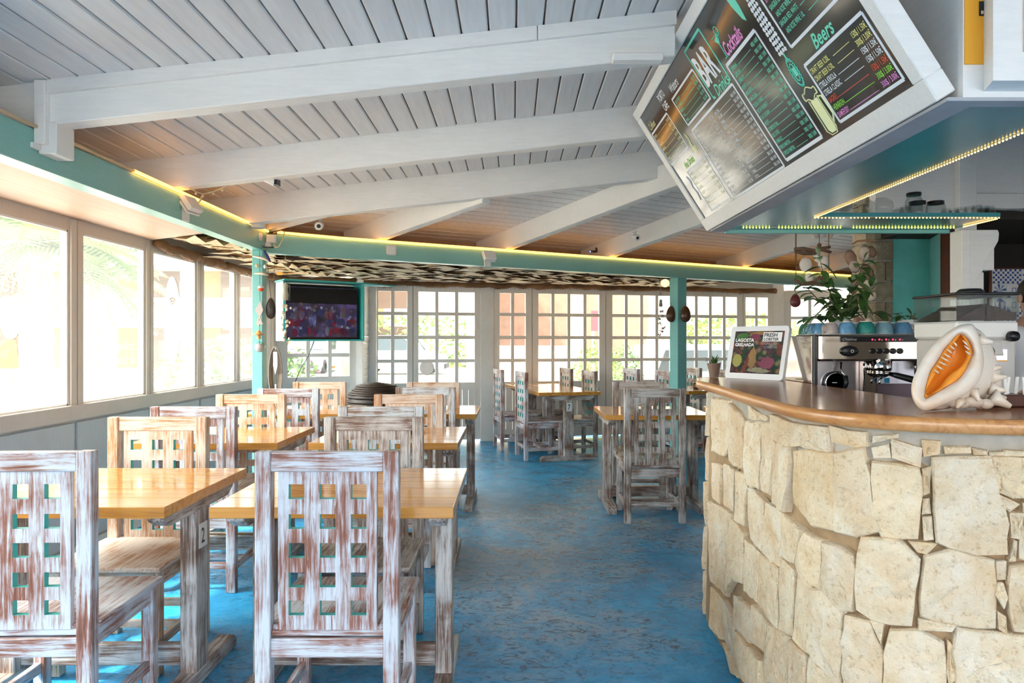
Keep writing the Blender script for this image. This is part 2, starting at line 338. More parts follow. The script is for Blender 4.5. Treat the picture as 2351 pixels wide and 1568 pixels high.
def decal(name, c, dens):
    m = bpy.data.materials.new(name); m.use_nodes = True; t = m.node_tree; t.nodes.clear(); tr = nd(t, 'ShaderNodeBsdfTransparent'); tl = nd(t, 'ShaderNodeBsdfTranslucent'); tl.inputs[0].default_value = c4(c)
    mx = t.nodes.new('ShaderNodeMixShader'); mx.inputs[0].default_value = dens; o = t.nodes.new('ShaderNodeOutputMaterial'); t.links.new(tr.outputs[0], mx.inputs[1]); t.links.new(tl.outputs[0], mx.inputs[2]); t.links.new(mx.outputs[0], o.inputs[0]); MATS[name] = m; return m
# window lettering (printed on the outside, so it reads backwards from here)
M_decal = decal('pale_window_decal', (0.16, 0.17, 0.17), 0.6)
M_decal2 = decal('pale_orange_decal', (0.40, 0.18, 0.09), 0.6)
M_decal3 = decal('pale_blue_decal', (0.22, 0.28, 0.29), 0.6)
xd = XW-0.032
w5 = bpy.data.objects['window_5']; dm = MB()
for k, s_ in enumerate(('Looking', 'for Lunch', 'or Dinner ?')):
    text_mb(s_, (xd, 5.02, 1.29-0.105*k), (0, -1, 0), (0, 0, 1), 0.10, 0.75, mb=dm)
dm.box((xd-0.001, 4.44, 1.04), (xd, 5.04, 1.045))
text_mb('B', (xd, 4.62, 1.12), (0, -1, 0), (0, 0, 1), 0.16, 0.5, mb=dm)
build('window_lettering', dm, M_decal, w5)
w4 = bpy.data.objects['window_4']; dm = MB()
text_mb('Mel Rose', (xd, 4.08, 1.66), (0, -1, -0.12), (0, 0, 1), 0.19, 0.7, 0.3, mb=dm)
text_mb('BAR', (xd, 3.78, 1.50), (0, -1, -0.1), (0, 0, 1), 0.10, 0.6, mb=dm)
text_mb('Restaurant', (xd, 4.05, 1.10), (0, -1, 0), (0, 0, 1), 0.09, 0.7, 0.3, mb=dm)
build('window_lettering', dm, M_decal, w4)
pm_ = MB(); pts = [(3.62, 1.06), (3.60, 1.20), (3.68, 1.34), (3.72, 1.36), (3.80, 1.36), (3.83, 1.2), (3.84, 1.06)]
pm_.prism([(xd, a, z_) for a, z_ in pts], (-0.001, 0, 0), 0)
pm_.add(*(lambda q: (q.v, q.f))(ball((xd, 3.76, 1.43), 0.07, sx=0.02)), 1)
build('pineapple_decal', pm_, [M_decal2, M_decal], w4)
w6 = bpy.data.objects['window_6']
ov = [(xd, 5.55+0.135*math.cos(a_*PI/16), 1.52+0.36*math.sin(a_*PI/16)) for a_ in range(32)]
build('oval_decal', MB().prism(ov, (-0.001, 0, 0)), M_decal3, w6)
dm = MB()
for k in range(3):
    rr = 0.02+0.022*k; dm.tube([(xd+0.002, 5.55+rr*math.cos(a_), 1.64+rr*math.sin(a_)) for a_ in [PI*0.25+PI*0.5*q/8 for q in range(9)]], 0.005, 5)
for k, s_ in enumerate(('FREE', 'WIFI', 'ZONE')): text_mb(s_, (xd+0.003, 5.61, 1.50-0.06*k), (0, -1, 0), (0, 0, 1), 0.055, 0.9, mb=dm)
build('oval_decal_print', dm, M_decal2, w6)
dm = text_mb('Smile', (XW-0.032, 6.55, 1.30), (0, -1, 0), (0, 0, 1), 0.16, 0.6, 0.3); build('window_lettering', dm, M_decal, bpy.data.objects['window_7'])

# back wall: line Y = 9.328 + .245 X ; wall coordinates (s along wall, z)
BW = Vector((1, 0.245, 0)).normalized(); BN = Vector((-0.245, 1, 0)).normalized(); B0 = Vector((0, 9.328, 0))
def s_of(px):                      # wall coordinate seen at pixel column px
    k = (px-1175.5)/F; Y = 9.328/(1-0.245*k); return (Vector((k*Y, Y, 0))-B0).dot(BW)
BM = Matrix.Translation(B0) @ Matrix(((BW.x, BN.x, 0, 0), (BW.y, BN.y, 0, 0), (0, 0, 1, 0), (0, 0, 0, 1)))
def wall_leaf(name, label, M, s0, s1, g0, g1, nc, nr, gz0, gz1, z1=2.12, low=0.03, mun=0.044, wood=None):
    "one glazed leaf: stiles, rails, muntins, a pane per light, vertical boards below"
    wood = wood or M_frame
    d = wall_obj(name, label)
    def T(mb): mb.v = [tuple(M @ Vector(q)) for q in mb.v]; return mb
    fr = MB(); fr.box((s0, 0, low), (g0, 0.045, z1)).box((g1, 0, low), (s1, 0.045, z1)).box((g0, 0, gz1), (g1, 0.045, z1)).box((g0, 0, gz0-0.10), (g1, 0.045, gz0)).box((g0, 0, low), (g1, 0.045, low+0.12))
    build('leaf_frame', T(fr), wood, d)
    mu = MB(); cw = (g1-g0+mun)/nc; rh = (gz1-gz0+mun)/nr
    for i in range(1, nc): mu.box((g0+i*cw-mun, 0.008, gz0), (g0+i*cw, 0.036, gz1))
    for j in range(1, nr): mu.box((g0, 0.0085, gz0+j*rh-mun), (g1, 0.0355, gz0+j*rh))
    if mu.v: build('muntins', T(mu), wood, d)
    for i in range(nc):
        for j in range(nr):
            a0 = g0+i*cw; b0 = gz0+j*rh
            build('pane', T(MB().box((a0-0.002, 0.02, b0-0.002), (a0+cw-mun+0.002, 0.024, b0+rh-mun+0.002))), M_glass, d)
    nb = max(2, round((g1-g0)/0.085)); bw = (g1-g0)/nb
    for i in range(nb): build('board', T(MB().box((g0+i*bw+0.002, 0.016, low+0.11), (g0+(i+1)*bw-0.002, 0.034, gz0-0.09))), wood, d)
    return d
GZ0, GZ1 = 0.80, 2.01
leafs = [('door_1', 852, 948, 868, 935, 2, 'narrow glazed leaf left of the wide double windowed door, two panes across'),
         ('door_2', 948, 1103, 961, 1090, 3, 'glazed leaf three panes across beside the white pillar'),
         ('door_3', 1133, 1222, 1147, 1207, 2, 'narrow glazed leaf two panes across right of the white pillar'),
         ('door_4', 1222, 1391, 1236, 1376, 4, 'wide glazed leaf four panes across behind table 7'),
         ('door_5', 1391, 1554, 1406, 1540, 4, 'wide glazed leaf four panes across left of the teal post'),
         ('door_6', 1554, 1706, 1570, 1692, 4, 'wide glazed leaf four panes across right of the teal post'),
         ('door_7', 1706, 1775, 1712, 1763, 2, 'narrow glazed leaf two panes across at the right end')]
for n_, a_, b_, g0, g1, nc, lb in leafs:
    wall_leaf(n_, lb, BM, s_of(a_)+0.004, s_of(b_)-0.004, s_of(g0), s_of(g1), nc, 4, GZ0, GZ1)
wb = wall_obj('wall_back', 'white back wall pillar and header around the glazed doors')
def BT(mb): mb.v = [tuple(BM @ Vector(q)) for q in mb.v]; return mb
build('pillar', BT(MB().box((s_of(1103), -0.02, 0), (s_of(1133), 0.08, 2.3))), M_white, wb, bevel=0.004)
for px_ in (852, 948, 1222, 1391, 1554, 1706): build('jamb_strip', BT(MB().box((s_of(px_)-0.03, 0.046, 0.03), (s_of(px_)+0.03, 0.056, 2.12))), M_frame, wb)
build('header', BT(MB().box((s_of(835), 0.05, 2.12), (s_of(1775), 0.10, 2.6))), M_white, wb)
build('pillar', BT(MB().box((s_of(1775), 0, 0), (s_of(1800), 0.08, 2.6))), M_white, wb)
wr = wall_leaf('door_8', 'pale glazed leaf half hidden by the leafy plant', Matrix.Translation(B0+BW*s_of(1800)) @ Matrix(((0.93, 0.36, 0, 0), (-0.36, 0.93, 0, 0), (0, 0, 1, 0), (0, 0, 0, 1))), 0, 0.75, 0.10, 0.62, 2, 4, 0.84, 1.98, wood=M_white)
# wall behind the television and its return
K0 = Vector((-2.73, 7.90, 0)); K1 = Vector((-1.83, 8.40, 0)); KD = (K1-K0).normalized(); KN = Vector((-KD.y, KD.x, 0)); KL = (K1-K0).length
KM = Matrix.Translation(K0) @ Matrix(((KD.x, KN.x, 0, 0), (KD.y, KN.y, 0, 0), (0, 0, 1, 0), (0, 0, 0, 1)))
wall_leaf('window_9', 'window under the television, three panes across', KM, 0.0, KL-0.08, 0.13, KL-0.17, 3, 4, 0.93, 2.0)
wt = wall_obj('wall_corner', 'white clapboard return beside the television window')
build('corner_post', MB().box((K1.x-0.07, K1.y-0.07, 0), (K1.x+0.0, K1.y+0.02, 2.6)), M_white, wt)
for k in range(26):
    z_ = 0.02+k*0.082; build('clapboard', MB().add([(-1.86, 8.40, z_), (-1.86, 8.87, z_), (-1.845, 8.87, z_+0.08), (-1.845, 8.40, z_+0.08), (-1.88, 8.40, z_), (-1.88, 8.87, z_), (-1.88, 8.87, z_+0.08), (-1.88, 8.40, z_+0.08)], [(0, 1, 2, 3), (7, 6, 5, 4), (0, 3, 7, 4), (1, 5, 6, 2), (3, 2, 6, 7), (0, 4, 5, 1)]), M_white, wt)
build('corner_post', MB().box((-1.86, 8.84, 0), (-1.76, 8.90, 2.6)), M_white, wt)

# walls that close the bar side (never seen directly except in strips)
wr_ = wall_obj('wall_right', 'wall behind the bar with teal pier and kitchen opening')
build('back_plaster', MB().box((4.9, -3.5, 0), (5.0, 11.0, 3.3)), M_white, wr_)
build('teal_face', MB().box((3.125, 5.6, 0), (3.43, 5.75, 3.3)), M_teal_w, wr_)
build('teal_return', MB().prism([(3.43, 5.6, 0), (3.30, 5.25, 0), (3.5, 5.25, 0), (3.6, 5.6, 0)], (0, 0, 3.3)), M_teal, wr_)
build('door_frame', MB().box((3.30, 5.16, 0), (3.355, 5.26, 2.35)).box((3.365, 5.18, 0), (3.48, 5.27, 2.35)), M_brown, wr_)
build('upper_wall', MB().box((2.45, 4.60, 2.25), (4.9, 4.68, 3.3)), M_white, wr_)
build('upper_wall', MB().box((2.45, 4.60, 2.15), (3.02, 4.68, 2.25)), M_white, wr_)
build('upper_rail', MB().box((2.98, 4.55, 1.90), (3.10, 4.6, 2.9)).box((3.10, 4.56, 2.24), (4.9, 4.6, 2.34)), M_white, wr_, bevel=0.004)
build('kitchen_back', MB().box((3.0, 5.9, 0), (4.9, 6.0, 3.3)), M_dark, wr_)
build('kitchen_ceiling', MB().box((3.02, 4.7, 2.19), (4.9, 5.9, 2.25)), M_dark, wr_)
build('kitchen_soffit', MB().prism([(3.05, 4.62, 2.28), (4.8, 4.62, 2.15), (4.8, 4.62, 2.28)], (0, 0.1, 0)), M_white, wr_)

rw = wall_obj('wall_rear_light_block', 'wall added behind the camera to hold back daylight, with two tall openings')  # unseen wall, added to cut the daylight on the foreground
build('light_block_panel', MB().box((-2.78, -3.6, 0), (-2.5, -3.5, 3.3)).box((-2.5, -3.6, 2.35), (5.0, -3.5, 3.3)).box((-2.5, -3.6, 0), (5.0, -3.5, 0.5)).box((0.8, -3.6, 0.5), (1.1, -3.5, 2.35)).box((4.3, -3.6, 0.5), (5.0, -3.5, 2.35)), M_white, rw)
# ------------------------------------------------------------------ roof
EX, EY = -1.907, 5.36                       # eaves corner
BD = Vector((0.8743, 0.4853, 0)); BNn = Vector((0.4853, -0.8743, 0)); C0 = Vector((EX, EY, 0))
def zc1(x): return 2.395+0.11*(x-EX)
def d2(x, y): return (Vector((x, y, 0))-C0).dot(BNn)
ce = thing('ceiling', 'white grooved plank ceiling sloping up over the room', None, kind='structure')
build('deck', MB().add([(EX-0.9, -3.5, zc1(EX-0.9)+0.014), (5, -3.5, zc1(5)+0.014), (5, 4.94, zc1(5)+0.014), (EX-0.9, 4.94, zc1(EX-0.9)+0.014), (EX-0.9, -3.5, zc1(EX-0.9)+0.1), (5, -3.5, zc1(5)+0.1), (5, 4.94, zc1(5)+0.1), (EX-0.9, 4.94, zc1(EX-0.9)+0.1)], [(0, 3, 2, 1), (4, 5, 6, 7), (0, 1, 5, 4), (1, 2, 6, 5), (2, 3, 7, 6), (3, 0, 4, 7)]), M_brown, ce)
x = -1.743-0.11*7; g = 0.0035
while x < 3.2:
    a_, b_ = x+g, x+0.11-g
    vs_ = []
    for (xx, dz) in ((a_, 0.014), (a_, 0.005), (a_+0.005, 0), (b_-0.005, 0), (b_, 0.005), (b_, 0.014)):
        for yy in (-2.2, 4.93): vs_.append((xx, yy, zc1(xx)+dz))
    build('plank', MB().add(vs_, [(2*i, 2*i+1, (2*i+3) % 12, (2*i+2) % 12) for i in range(6)]+[(0, 2, 4, 6, 8, 10), (11, 9, 7, 5, 3, 1)]), M_plank, ce)
    x += 0.11
ce2 = thing('ceiling', 'white grooved plank ceiling beyond the third rafter, boards parallel to the far teal beam', None, kind='structure')
C2 = Matrix.Translation(C0) @ Matrix(((BD.x, BNn.x, 0, 0), (BD.y, BNn.y, 0, 0), (0, 0, 1, 0), (0, 0, 0, 1)))   # (along beam, away from it, z)
def zc2(d_): return 2.395+0.11*d_
def clip(poly, side):               # keep y >= 4.9 in world, polygon of (s, d)
    out = []
    W_ = [C2 @ Vector((s_, d_, 0)) for s_, d_ in poly]
    for i in range(len(poly)):
        a_, b_ = W_[i], W_[(i+1) % len(poly)]; ia, ib = a_.y >= side, b_.y >= side
        if ia: out.append(a_.copy())
        if ia != ib: k = (side-a_.y)/(b_.y-a_.y); out.append(a_.lerp(b_, k))
    return out
def d_of(q): return (Vector((q.x, q.y, 0))-C0).dot(BNn)
k = 0
dd = -0.66
while dd < 4.0:
    poly = clip([(-1.2, dd+0.006), (8.0, dd+0.006), (8.0, dd+0.104), (-1.2, dd+0.104)], 4.9)
    if len(poly) >= 3:
        lo = [(q.x, q.y, zc2(d_of(q))) for q in poly]
        build('plank', MB().prism(lo, (0, 0, 0.014)), M_plank, ce2)
    dd += 0.11
poly = clip([(-1.2, -0.7), (9.0, -0.7), (9.0, 4.4), (-1.2, 4.4)], 4.9)
build('deck', MB().prism([(q.x, q.y, zc2(d_of(q))+0.0145) for q in poly], (0, 0, 0.08)), M_brown, ce2)

# beams, posts
tag(build('eaves_beam', MB().box((EX-0.10, -3.5, 2.05), (EX, 5.42, 2.20)), M_teal_b, bevel=0.004), 'teal painted eaves beam along the left window side', 'beam', 'teal eaves beams')
tag(build('eaves_beam', (lambda q: (setattr(q, 'v', [tuple(C2 @ Vector(p_)) for p_ in q.v]), q)[1])(MB().box((-0.02, -0.10, 2.045), (7.6, 0.0, 2.196))), M_teal_b, bevel=0.004), 'teal painted eaves beam along the glazed door side', 'beam', 'teal eaves beams')
tag(build('fascia_board', MB().box((EX-0.54, -3.5, 2.14), (EX-0.50, 5.70, 2.345)), plain('eaves_shade_taupe', (0.42, 0.34, 0.28), 0.6, var=0.3)), 'board coloured taupe for shade, closing the eaves behind the left teal beam', 'board')  # taupe base colour stands for eaves shade on white paint
tag(build('fascia_board', (lambda q: (setattr(q, 'v', [tuple(C2 @ Vector(p_)) for p_ in q.v]), q)[1])(MB().box((-0.35, -0.56, 2.17), (8.2, -0.52, 2.345))), plain('eaves_shade_brown', (0.30, 0.19, 0.12), 0.6, var=0.3)), 'board darkened to brown for shade, closing the eaves behind the far teal beam', 'board')  # brown base colour stands for the dark shade behind the beam
tag(build('support_post', MB().box((EX-0.082, 5.22, 0), (EX, 5.31, 2.05)), M_teal, bevel=0.004), 'teal square post at the corner, hung with shell chimes', 'post')
PM = Matrix.Translation((1.835, 7.54, 0)) @ Matrix.Rotation(math.radians(29), 4, 'Z')
tag(build('support_post', MB().box((-0.065, -0.065, 0), (0.065, 0.065, 2.05), M=PM), M_teal, bevel=0.004), 'teal square post with two polished coconuts, right of centre', 'post')

def rafter(p, q, label, trim=False, depth=0.175, th=0.085):
    "p, q: plan points of the centre line; the top follows the boards"
    p = Vector(p); q = Vector(q); d = (q-p).normalized(); nrm = Vector((-d.y, d.x, 0)) if len(d) == 3 else Vector((-d.y, d.x))
    r = thing('rafter', label, 'beam', (p.x, p.y, 0), 0, 'white roof rafters')
    def z(pt): return (zc1(pt.x) if trim is not None else zc2(d_of(pt)))
    mb = MB(); vs_ = []
    for pt in (p, q):
        for sd in (-th/2, th/2):
            w_ = Vector((pt.x, pt.y, 0))+nrm.to_3d()*sd; zz = z(Vector((pt.x, pt.y, 0)))
            vs_ += [(w_.x, w_.y, zz-depth), (w_.x, w_.y, zz+0.01)]
    mb.add(vs_, [(0, 1, 3, 2), (4, 6, 7, 5), (0, 4, 5, 1), (2, 3, 7, 6), (1, 5, 7, 3), (0, 2, 6, 4)])
    build('beam_body', mb, M_rafter, r, bevel=0.004)
    return r
ra = rafter((EX-0.48, 2.795), (0.66, 2.795), 'nearest white rafter, trimmed with a moulding under the boards', False)
tm = MB()
for (xa, xb) in ((EX+0.02, -0.0+0.10), (0.104, 0.66)):
    tm.add([(xa, 2.735, zc1(xa)-0.055), (xb, 2.735, zc1(xb)-0.055), (xb, 2.735, zc1(xb)), (xa, 2.735, zc1(xa)), (xa, 2.753, zc1(xa)-0.055), (xb, 2.753, zc1(xb)-0.055), (xb, 2.753, zc1(xb)), (xa, 2.753, zc1(xa))], [(0, 1, 2, 3), (7, 6, 5, 4), (0, 4, 5, 1), (3, 2, 6, 7), (0, 3, 7, 4), (1, 5, 6, 2)])
build('moulding', tm, M_white, ra)
build('end_batten', MB().box((EX-0.0, 2.72, 2.14), (EX+0.045, 2.755, 2.395)), M_white, ra, bevel=0.003)
build('broken_batten', MB().box((0.40, 2.70, 2.465), (0.60, 2.75, 2.495)), M_white, ra, bevel=0.004)
rafter((EX-0.48, 3.90), (1.2, 3.90), 'second white rafter with flaked knots', False)
rafter((EX-0.48, 4.94), (1.6, 4.94), 'third white rafter, ending at the teal corner', False, 0.20)
rafter((EX-0.48, 1.66), (0.66, 1.66), 'white rafter above the camera, out of view', False)
def fan(px0, t_, ln, label, ye=4.95):
    k = (px0-1175.5)/F; Y = (EY-0.555*EX)/(1-0.555*k); p = Vector((k*Y, Y, 0)); a_ = 1/math.sqrt(1+t_*t_)
    d = Vector((a_, -a_*t_, 0)); q = p+d*ln
    if q.y < ye: q = p+d*((p.y-ye)/(a_*t_))
    p = p-d*(0.52/max(0.3, d.dot(BNn)))
    rafter(p, q, label, None)
def fanhip():
    p = Vector((EX, EY, 0)); d = Vector((0.862, -0.507, 0)); rafter(p-d*0.3, p+d*0.72, 'short white hip rafter starting at the teal corner post', None)
fanhip()
fan(880, 0.95, 9, 'white rafter left of the slanted wall lamp on the far beam', 4.945)
fan(1172, 1.36, 9, 'white rafter starting above the slanted wall lamp on the far beam', 4.70)
fan(1408, 1.80, 9, 'white rafter carrying the small bullet camera and black gadget')
fan(1712, 3.2, 9, 'white rafter right of the teal post, running behind the menu board')
fan(1897, 3.6, 9, 'short white rafter end seen behind the driftwood mobile')

# plywood soffit and thatched awning
tag(build('soffit_panel', MB().add([(EX-0.10, -3.5, 2.055), (EX-0.10, 4.45, 2.055), (XW+0.0, 5.16, 2.116), (XW, -3.5, 2.116), (EX-0.10, -3.5, 2.07), (EX-0.10, 4.45, 2.07), (XW, 5.16, 2.131), (XW, -3.5, 2.131)], [(0, 1, 2, 3), (7, 6, 5, 4), (0, 4, 5, 1), (1, 5, 6, 2), (2, 6, 7, 3), (3, 7, 4, 0)]), M_ply), 'bare peach plywood soffit between left windows and teal beam', 'panel')
th = thing('thatched_awning', 'dry folded palm leaf thatch between the teal beam and the glazed walls', 'thatch', (-1.8, 6, 2.1))
bk = MB().add([(-2.95, 4.3, 2.19), (EX-0.05, 4.3, 2.14), (EX-0.05, 5.4, 2.14), (4.8, 9.15, 2.14), (4.8, 10.7, 2.24), (-1.6, 9.2, 2.24), (-2.95, 8.4, 2.24)], [(0, 1, 2, 3, 4, 5, 6)])
build('thatch_backing', MB().prism(bk.v, (0, 0, 0.02)), M_thatch, th)
def pleat(origin, along, out, w_, l_, n, amp, zdrop):
    "one folded palm leaf: fan of pleats, wide end hanging"
    o = Vector(origin); a_ = Vector(along); u_ = Vector(out); vs_ = []; fs = []
    for i in range(n+1):
        s_ = (i/n-0.5)
        j = U(-0.3, 0.3)*amp
        zz = (amp if i % 2 else -amp)
        vs_ += [o+a_*(s_*w_*0.65)+Vector((0, 0, zz*0.5)), o+a_*(s_*w_*0.9)+u_*(l_*0.55)+Vector((0, 0, zz-zdrop*0.5)), o+a_*(s_*w_*1.1)+u_*(l_*U(0.88, 1.08))+Vector((0, 0, zz*1.2-zdrop+j))]
    for i in range(n):
        for k_ in range(2): q = i*3+k_; fs.append((q, q+1, q+4, q+3))
    return MB().add(vs_, fs)
cnt = 0
def depth_at(s_):                    # beam-to-wall distance at s along beam 2
    q = C2 @ Vector((s_, -0.12, 0)); dir_ = -BNn
    # wall line: y - .245x = 9.328
    k_ = (9.328-(q.y-0.245*q.x))/(dir_.y-0.245*dir_.x); return k_
for row in range(11):
    fr_ = row/10.0; s_ = -0.5+0.08*(row % 3)
    while s_ < 5.6 and cnt < 225:
        dist = depth_at(s_); dd = 0.46+fr_*(dist-0.64); q = C2 @ Vector((s_, -0.10-dd, 0))
        tip = q+BNn*0.42
        if q.x > -2.6 and q.y < 9.2+0.245*q.x and d_of(tip) < -0.11 and not (tip.x > -2.06 and tip.y < 5.5) and not (tip.x < -1.9 and tip.y < 5.5):
            zz = 2.105+0.03*fr_+U(-0.01, 0.012)
            al = (BD.lerp(BW, fr_)).normalized(); al.rotate(Matrix.Rotation(U(-0.15, 0.15), 3, 'Z'))
            ot = Vector((al.y, -al.x, 0))
            o = build('palm_leaf', pleat((q.x, q.y, zz), al, ot, U(0.50, 0.85), U(0.34, 0.50), random.choice((3, 4, 5)), U(0.007, 0.017), U(0.012, 0.035)), M_thatch, th); cnt += 1
        s_ += U(0.34, 0.46)
for i in range(44):
    y_ = 4.75+(i % 11)*0.27+U(-0.05, 0.05); x_ = -2.36-(i//11)*0.10+U(-0.02, 0.02)
    if y_ < 5.1-(x_+2.0)*0.9-0.55: continue
    build('palm_leaf', pleat((x_, y_, 2.10+0.02*(i//11)+U(-0.008, 0.01)), Vector((0.35, 1, 0)).normalized(), Vector((1, -0.35, 0)).normalized(), U(0.4, 0.55), U(0.22, 0.32), 6, U(0.008, 0.018), U(0.01, 0.03)), M_thatch, th)
# rolled bark batten where thatch meets the walls
def rope(pts, r, seg=40):
    out = []
    for i in range(seg+1):
        f_ = i/seg*(len(pts)-1); a_ = int(min(f_, len(pts)-2)); q = Vector(pts[a_]).lerp(Vector(pts[a_+1]), f_-a_); out.append(q+Vector((U(-.01, .01), U(-.01, .01), U(-.012, .012))))
    return out
pa = rope([(XW+0.05, 5.15, 2.085), (XW+0.06, 6.4, 2.055), (XW+0.07, 7.85, 2.06), (-1.9, 8.36, 2.09), (-1.75, 8.85, 2.10)]+[tuple(B0+BW*s_of(px_)-BN*0.05+Vector((0, 0, 2.105))) for px_ in (900, 1150, 1400, 1775)], 0.03, 110)
build('bark_edge', MB().tube(pa, [U(0.028, 0.045) for _ in pa], 7), M_bark, th, smooth=True)
fz = MB()
for i in range(900):
    f_ = U(0, len(pa)-1.01); a_ = int(f_); q = pa[a_].lerp(pa[a_+1], f_-a_)+Vector((U(-.03, .03), U(-.05, .03), U(-0.03, 0.01))); d_ = Vector((U(-.03, .03), U(-.03, .03), -U(0.015, 0.05)))
    fz.add([q, q+Vector((0.005, 0, 0)), q+d_], [(0, 1, 2)])
build('loose_fibres', fz, M_bark, th, kind='stuff')

# LED tube along the beams
lt = thing('rope_light', 'glowing warm rope light along the top of the teal beams', 'light', (EX, 3.6, 2.2))
build('lit_tube', MB().tube([(EX+0.012, 3.42, 2.205), (EX+0.012, 4.3, 2.205), (EX+0.012, 5.30, 2.205)], 0.0095, 8), M_led, lt, smooth=True)
a_ = C2 @ Vector((0.06, 0.012, 2.21)); b_ = C2 @ Vector((0.6, 0.012, 2.202)); c_ = C2 @ Vector((7.6, 0.012, 2.202))
build('lit_tube', MB().tube([a_, b_, c_], 0.0105, 8), M_led, lt, smooth=True)
build('unlit_tube', MB().tube([(EX+0.012, -1, 2.206), (EX+0.012, 3.42, 2.206)], 0.008, 8), M_cable, lt, smooth=True)

# ------------------------------------------------------------------ chairs
def grid_splat(y0, y1, xs, zs, holes):
    mb = MB(); nx, nz = len(xs)-1, len(zs)-1
    solid = lambda i, j: 0 <= i < nx and 0 <= j < nz and (i, j) not in holes
    for i in range(nx):
        for j in range(nz):
            if not solid(i, j): continue
            x0, x1, z0, z1 = xs[i], xs[i+1], zs[j], zs[j+1]
            mb.add([(x0, y0, z0), (x1, y0, z0), (x1, y0, z1), (x0, y0, z1)], [(0, 1, 2, 3)]); mb.add([(x0, y1, z0), (x1, y1, z0), (x1, y1, z1), (x0, y1, z1)], [(3, 2, 1, 0)])
            for (di, dj, A, B) in ((-1, 0, (x0, z0), (x0, z1)), (1, 0, (x1, z1), (x1, z0)), (0, -1, (x1, z0), (x0, z0)), (0, 1, (x0, z1), (x1, z1))):
                if not solid(i+di, j+dj):
                    mi = 1 if (i+di, j+dj) in holes else 0
                    mb.add([(A[0], y0, A[1]), (B[0], y0, B[1]), (B[0], y1, B[1]), (A[0], y1, A[1])], [(0, 1, 2, 3)], mi)
    return mb
def make_chair(v, label, group):
    X, Y, Z = (MATS['limed_%d_%s' % (v, a)] for a in 'xyz')
    t = thing('dining_chair', label, 'chair', group=group)
    for s in (-1, 1):
        build('rear_leg', MB().box((s*0.2035-0.0245, -0.022, 0), (s*0.2035+0.0245, 0.022, 1.0)), Z, t, False, bevel=0.003)
        build('front_leg', MB().box((s*0.2-0.022, 0.385, 0), (s*0.2+0.022, 0.428, 0.425)), Z, t, False, bevel=0.003)
        build('side_rail', MB().box((s*0.203-0.012, 0.022, 0.36), (s*0.203+0.012, 0.386, 0.42)), Y, t, False, bevel=0.002)
        build('side_stretcher', MB().box((s*0.2-0.011, 0.022, 0.105), (s*0.2+0.011, 0.386, 0.145)), Y, t, False, bevel=0.002)
    build('top_rail', MB().box((-0.179, -0.019, 0.936), (0.179, 0.014, 0.999)), X, t, False, bevel=0.003)
    xs = [-0.157]+[q for c_ in (-0.098, 0.001, 0.100) for q in (c_-0.025, c_+0.025)]+[0.157]
    zs = [0.432]+[q for c_ in (0.502, 0.591, 0.685, 0.777, 0.872) for q in (c_-0.0235, c_+0.0235)]+[0.937]
    holes = {(i, j) for i in (1, 3, 5) for j in (1, 3, 5, 7, 9)}
    build('backrest', grid_splat(-0.012, 0.010, xs, zs, holes), [Z, M_hole], t, False, weld=True)
    build('rear_rail', MB().box((-0.179, -0.016, 0.345), (0.179, 0.012, 0.405)), X, t, False, bevel=0.002)
    build('seat_batten', MB().box((-0.178, -0.010, 0.412), (0.178, 0.016, 0.431)), X, t, False, bevel=0.002)
    build('seat', MB().box((-0.232, 0.023, 0.424), (0.232, 0.445, 0.446)).box((-0.178, -0.004, 0.4245), (0.178, 0.022, 0.4455)), Y, t, False, bevel=0.004)
    build('front_rail', MB().box((-0.178, 0.398, 0.365), (0.178, 0.421, 0.423)), X, t, False, bevel=0.002)
    build('cross_stretcher', MB().box((-0.189, 0.19, 0.110), (0.189, 0.215, 0.140)), X, t, False, bevel=0.002)
    build('rear_stretcher', MB().box((-0.179, -0.01, 0.125), (0.179, 0.010, 0.16)), X, t, False, bevel=0.002)
    return t
G1 = 'lattice backed chairs at the window tables'; G2 = 'lattice backed chairs at the far tables'
protos = {}
def chair(v, x, y, rz, label, g):
    if v not in protos:
        c_ = make_chair(v, label, g); protos[v] = c_; c_.location = (x, y, 0); c_.rotation_euler = (0, 0, rz); return c_
    return dup(protos[v], (x, y, 0), rz, label, g)
# rz = 0: faces away from the camera (we see its back); rz = pi: faces the camera
chair(0, -0.588, 2.185, 0, 'large whitewashed chair with 15 square holes, nearest the camera in the middle', G1)
chair(0, -1.566, 2.185, 0.03, 'whitewashed chair cut off by the left edge of the photo, at table 2', G1)
chair(2, -1.640, 3.17, PI, 'orange-brown washed chair facing us across table 2', G1)
chair(3, -0.640, 3.17, PI, 'brownish chair facing us behind the nearest middle table', G1)
chair(0, -1.713, 3.68, 0, 'pale chair seen from behind, between table 2 and the second left table', G1)
chair(1, -0.705, 3.68, 0, 'grey-brown chair seen from behind at the second middle table', G1)
chair(2, -1.730, 4.53, PI, 'tan chair facing us across the second left table', G1)
chair(2, -0.684, 4.53, PI, 'tan chair facing us across the second middle table', G1)
chair(0, -1.662, 5.08, 0, 'white chair back to us at the third left table, beside the teal post', G1)
chair(1, -0.660, 5.22, 0, 'pale grey chair back to us at the third middle table', G1)
chair(2, -1.667, 5.92, PI, 'sandy chair under the television, beside the wicker basket', G1)
chair(2, -0.680, 5.90, PI, 'pinkish brown chair farthest back in the middle row, only its top rail showing', G1)
chair(3, 1.061, 5.07, 0, 'grey distressed chair standing alone in front of the teal post table', G1)
chair(3, 1.100, 5.92, PI, 'brown chair facing us, mostly hidden by the grey chair before the teal post', G1)
AW = math.atan(0.245)
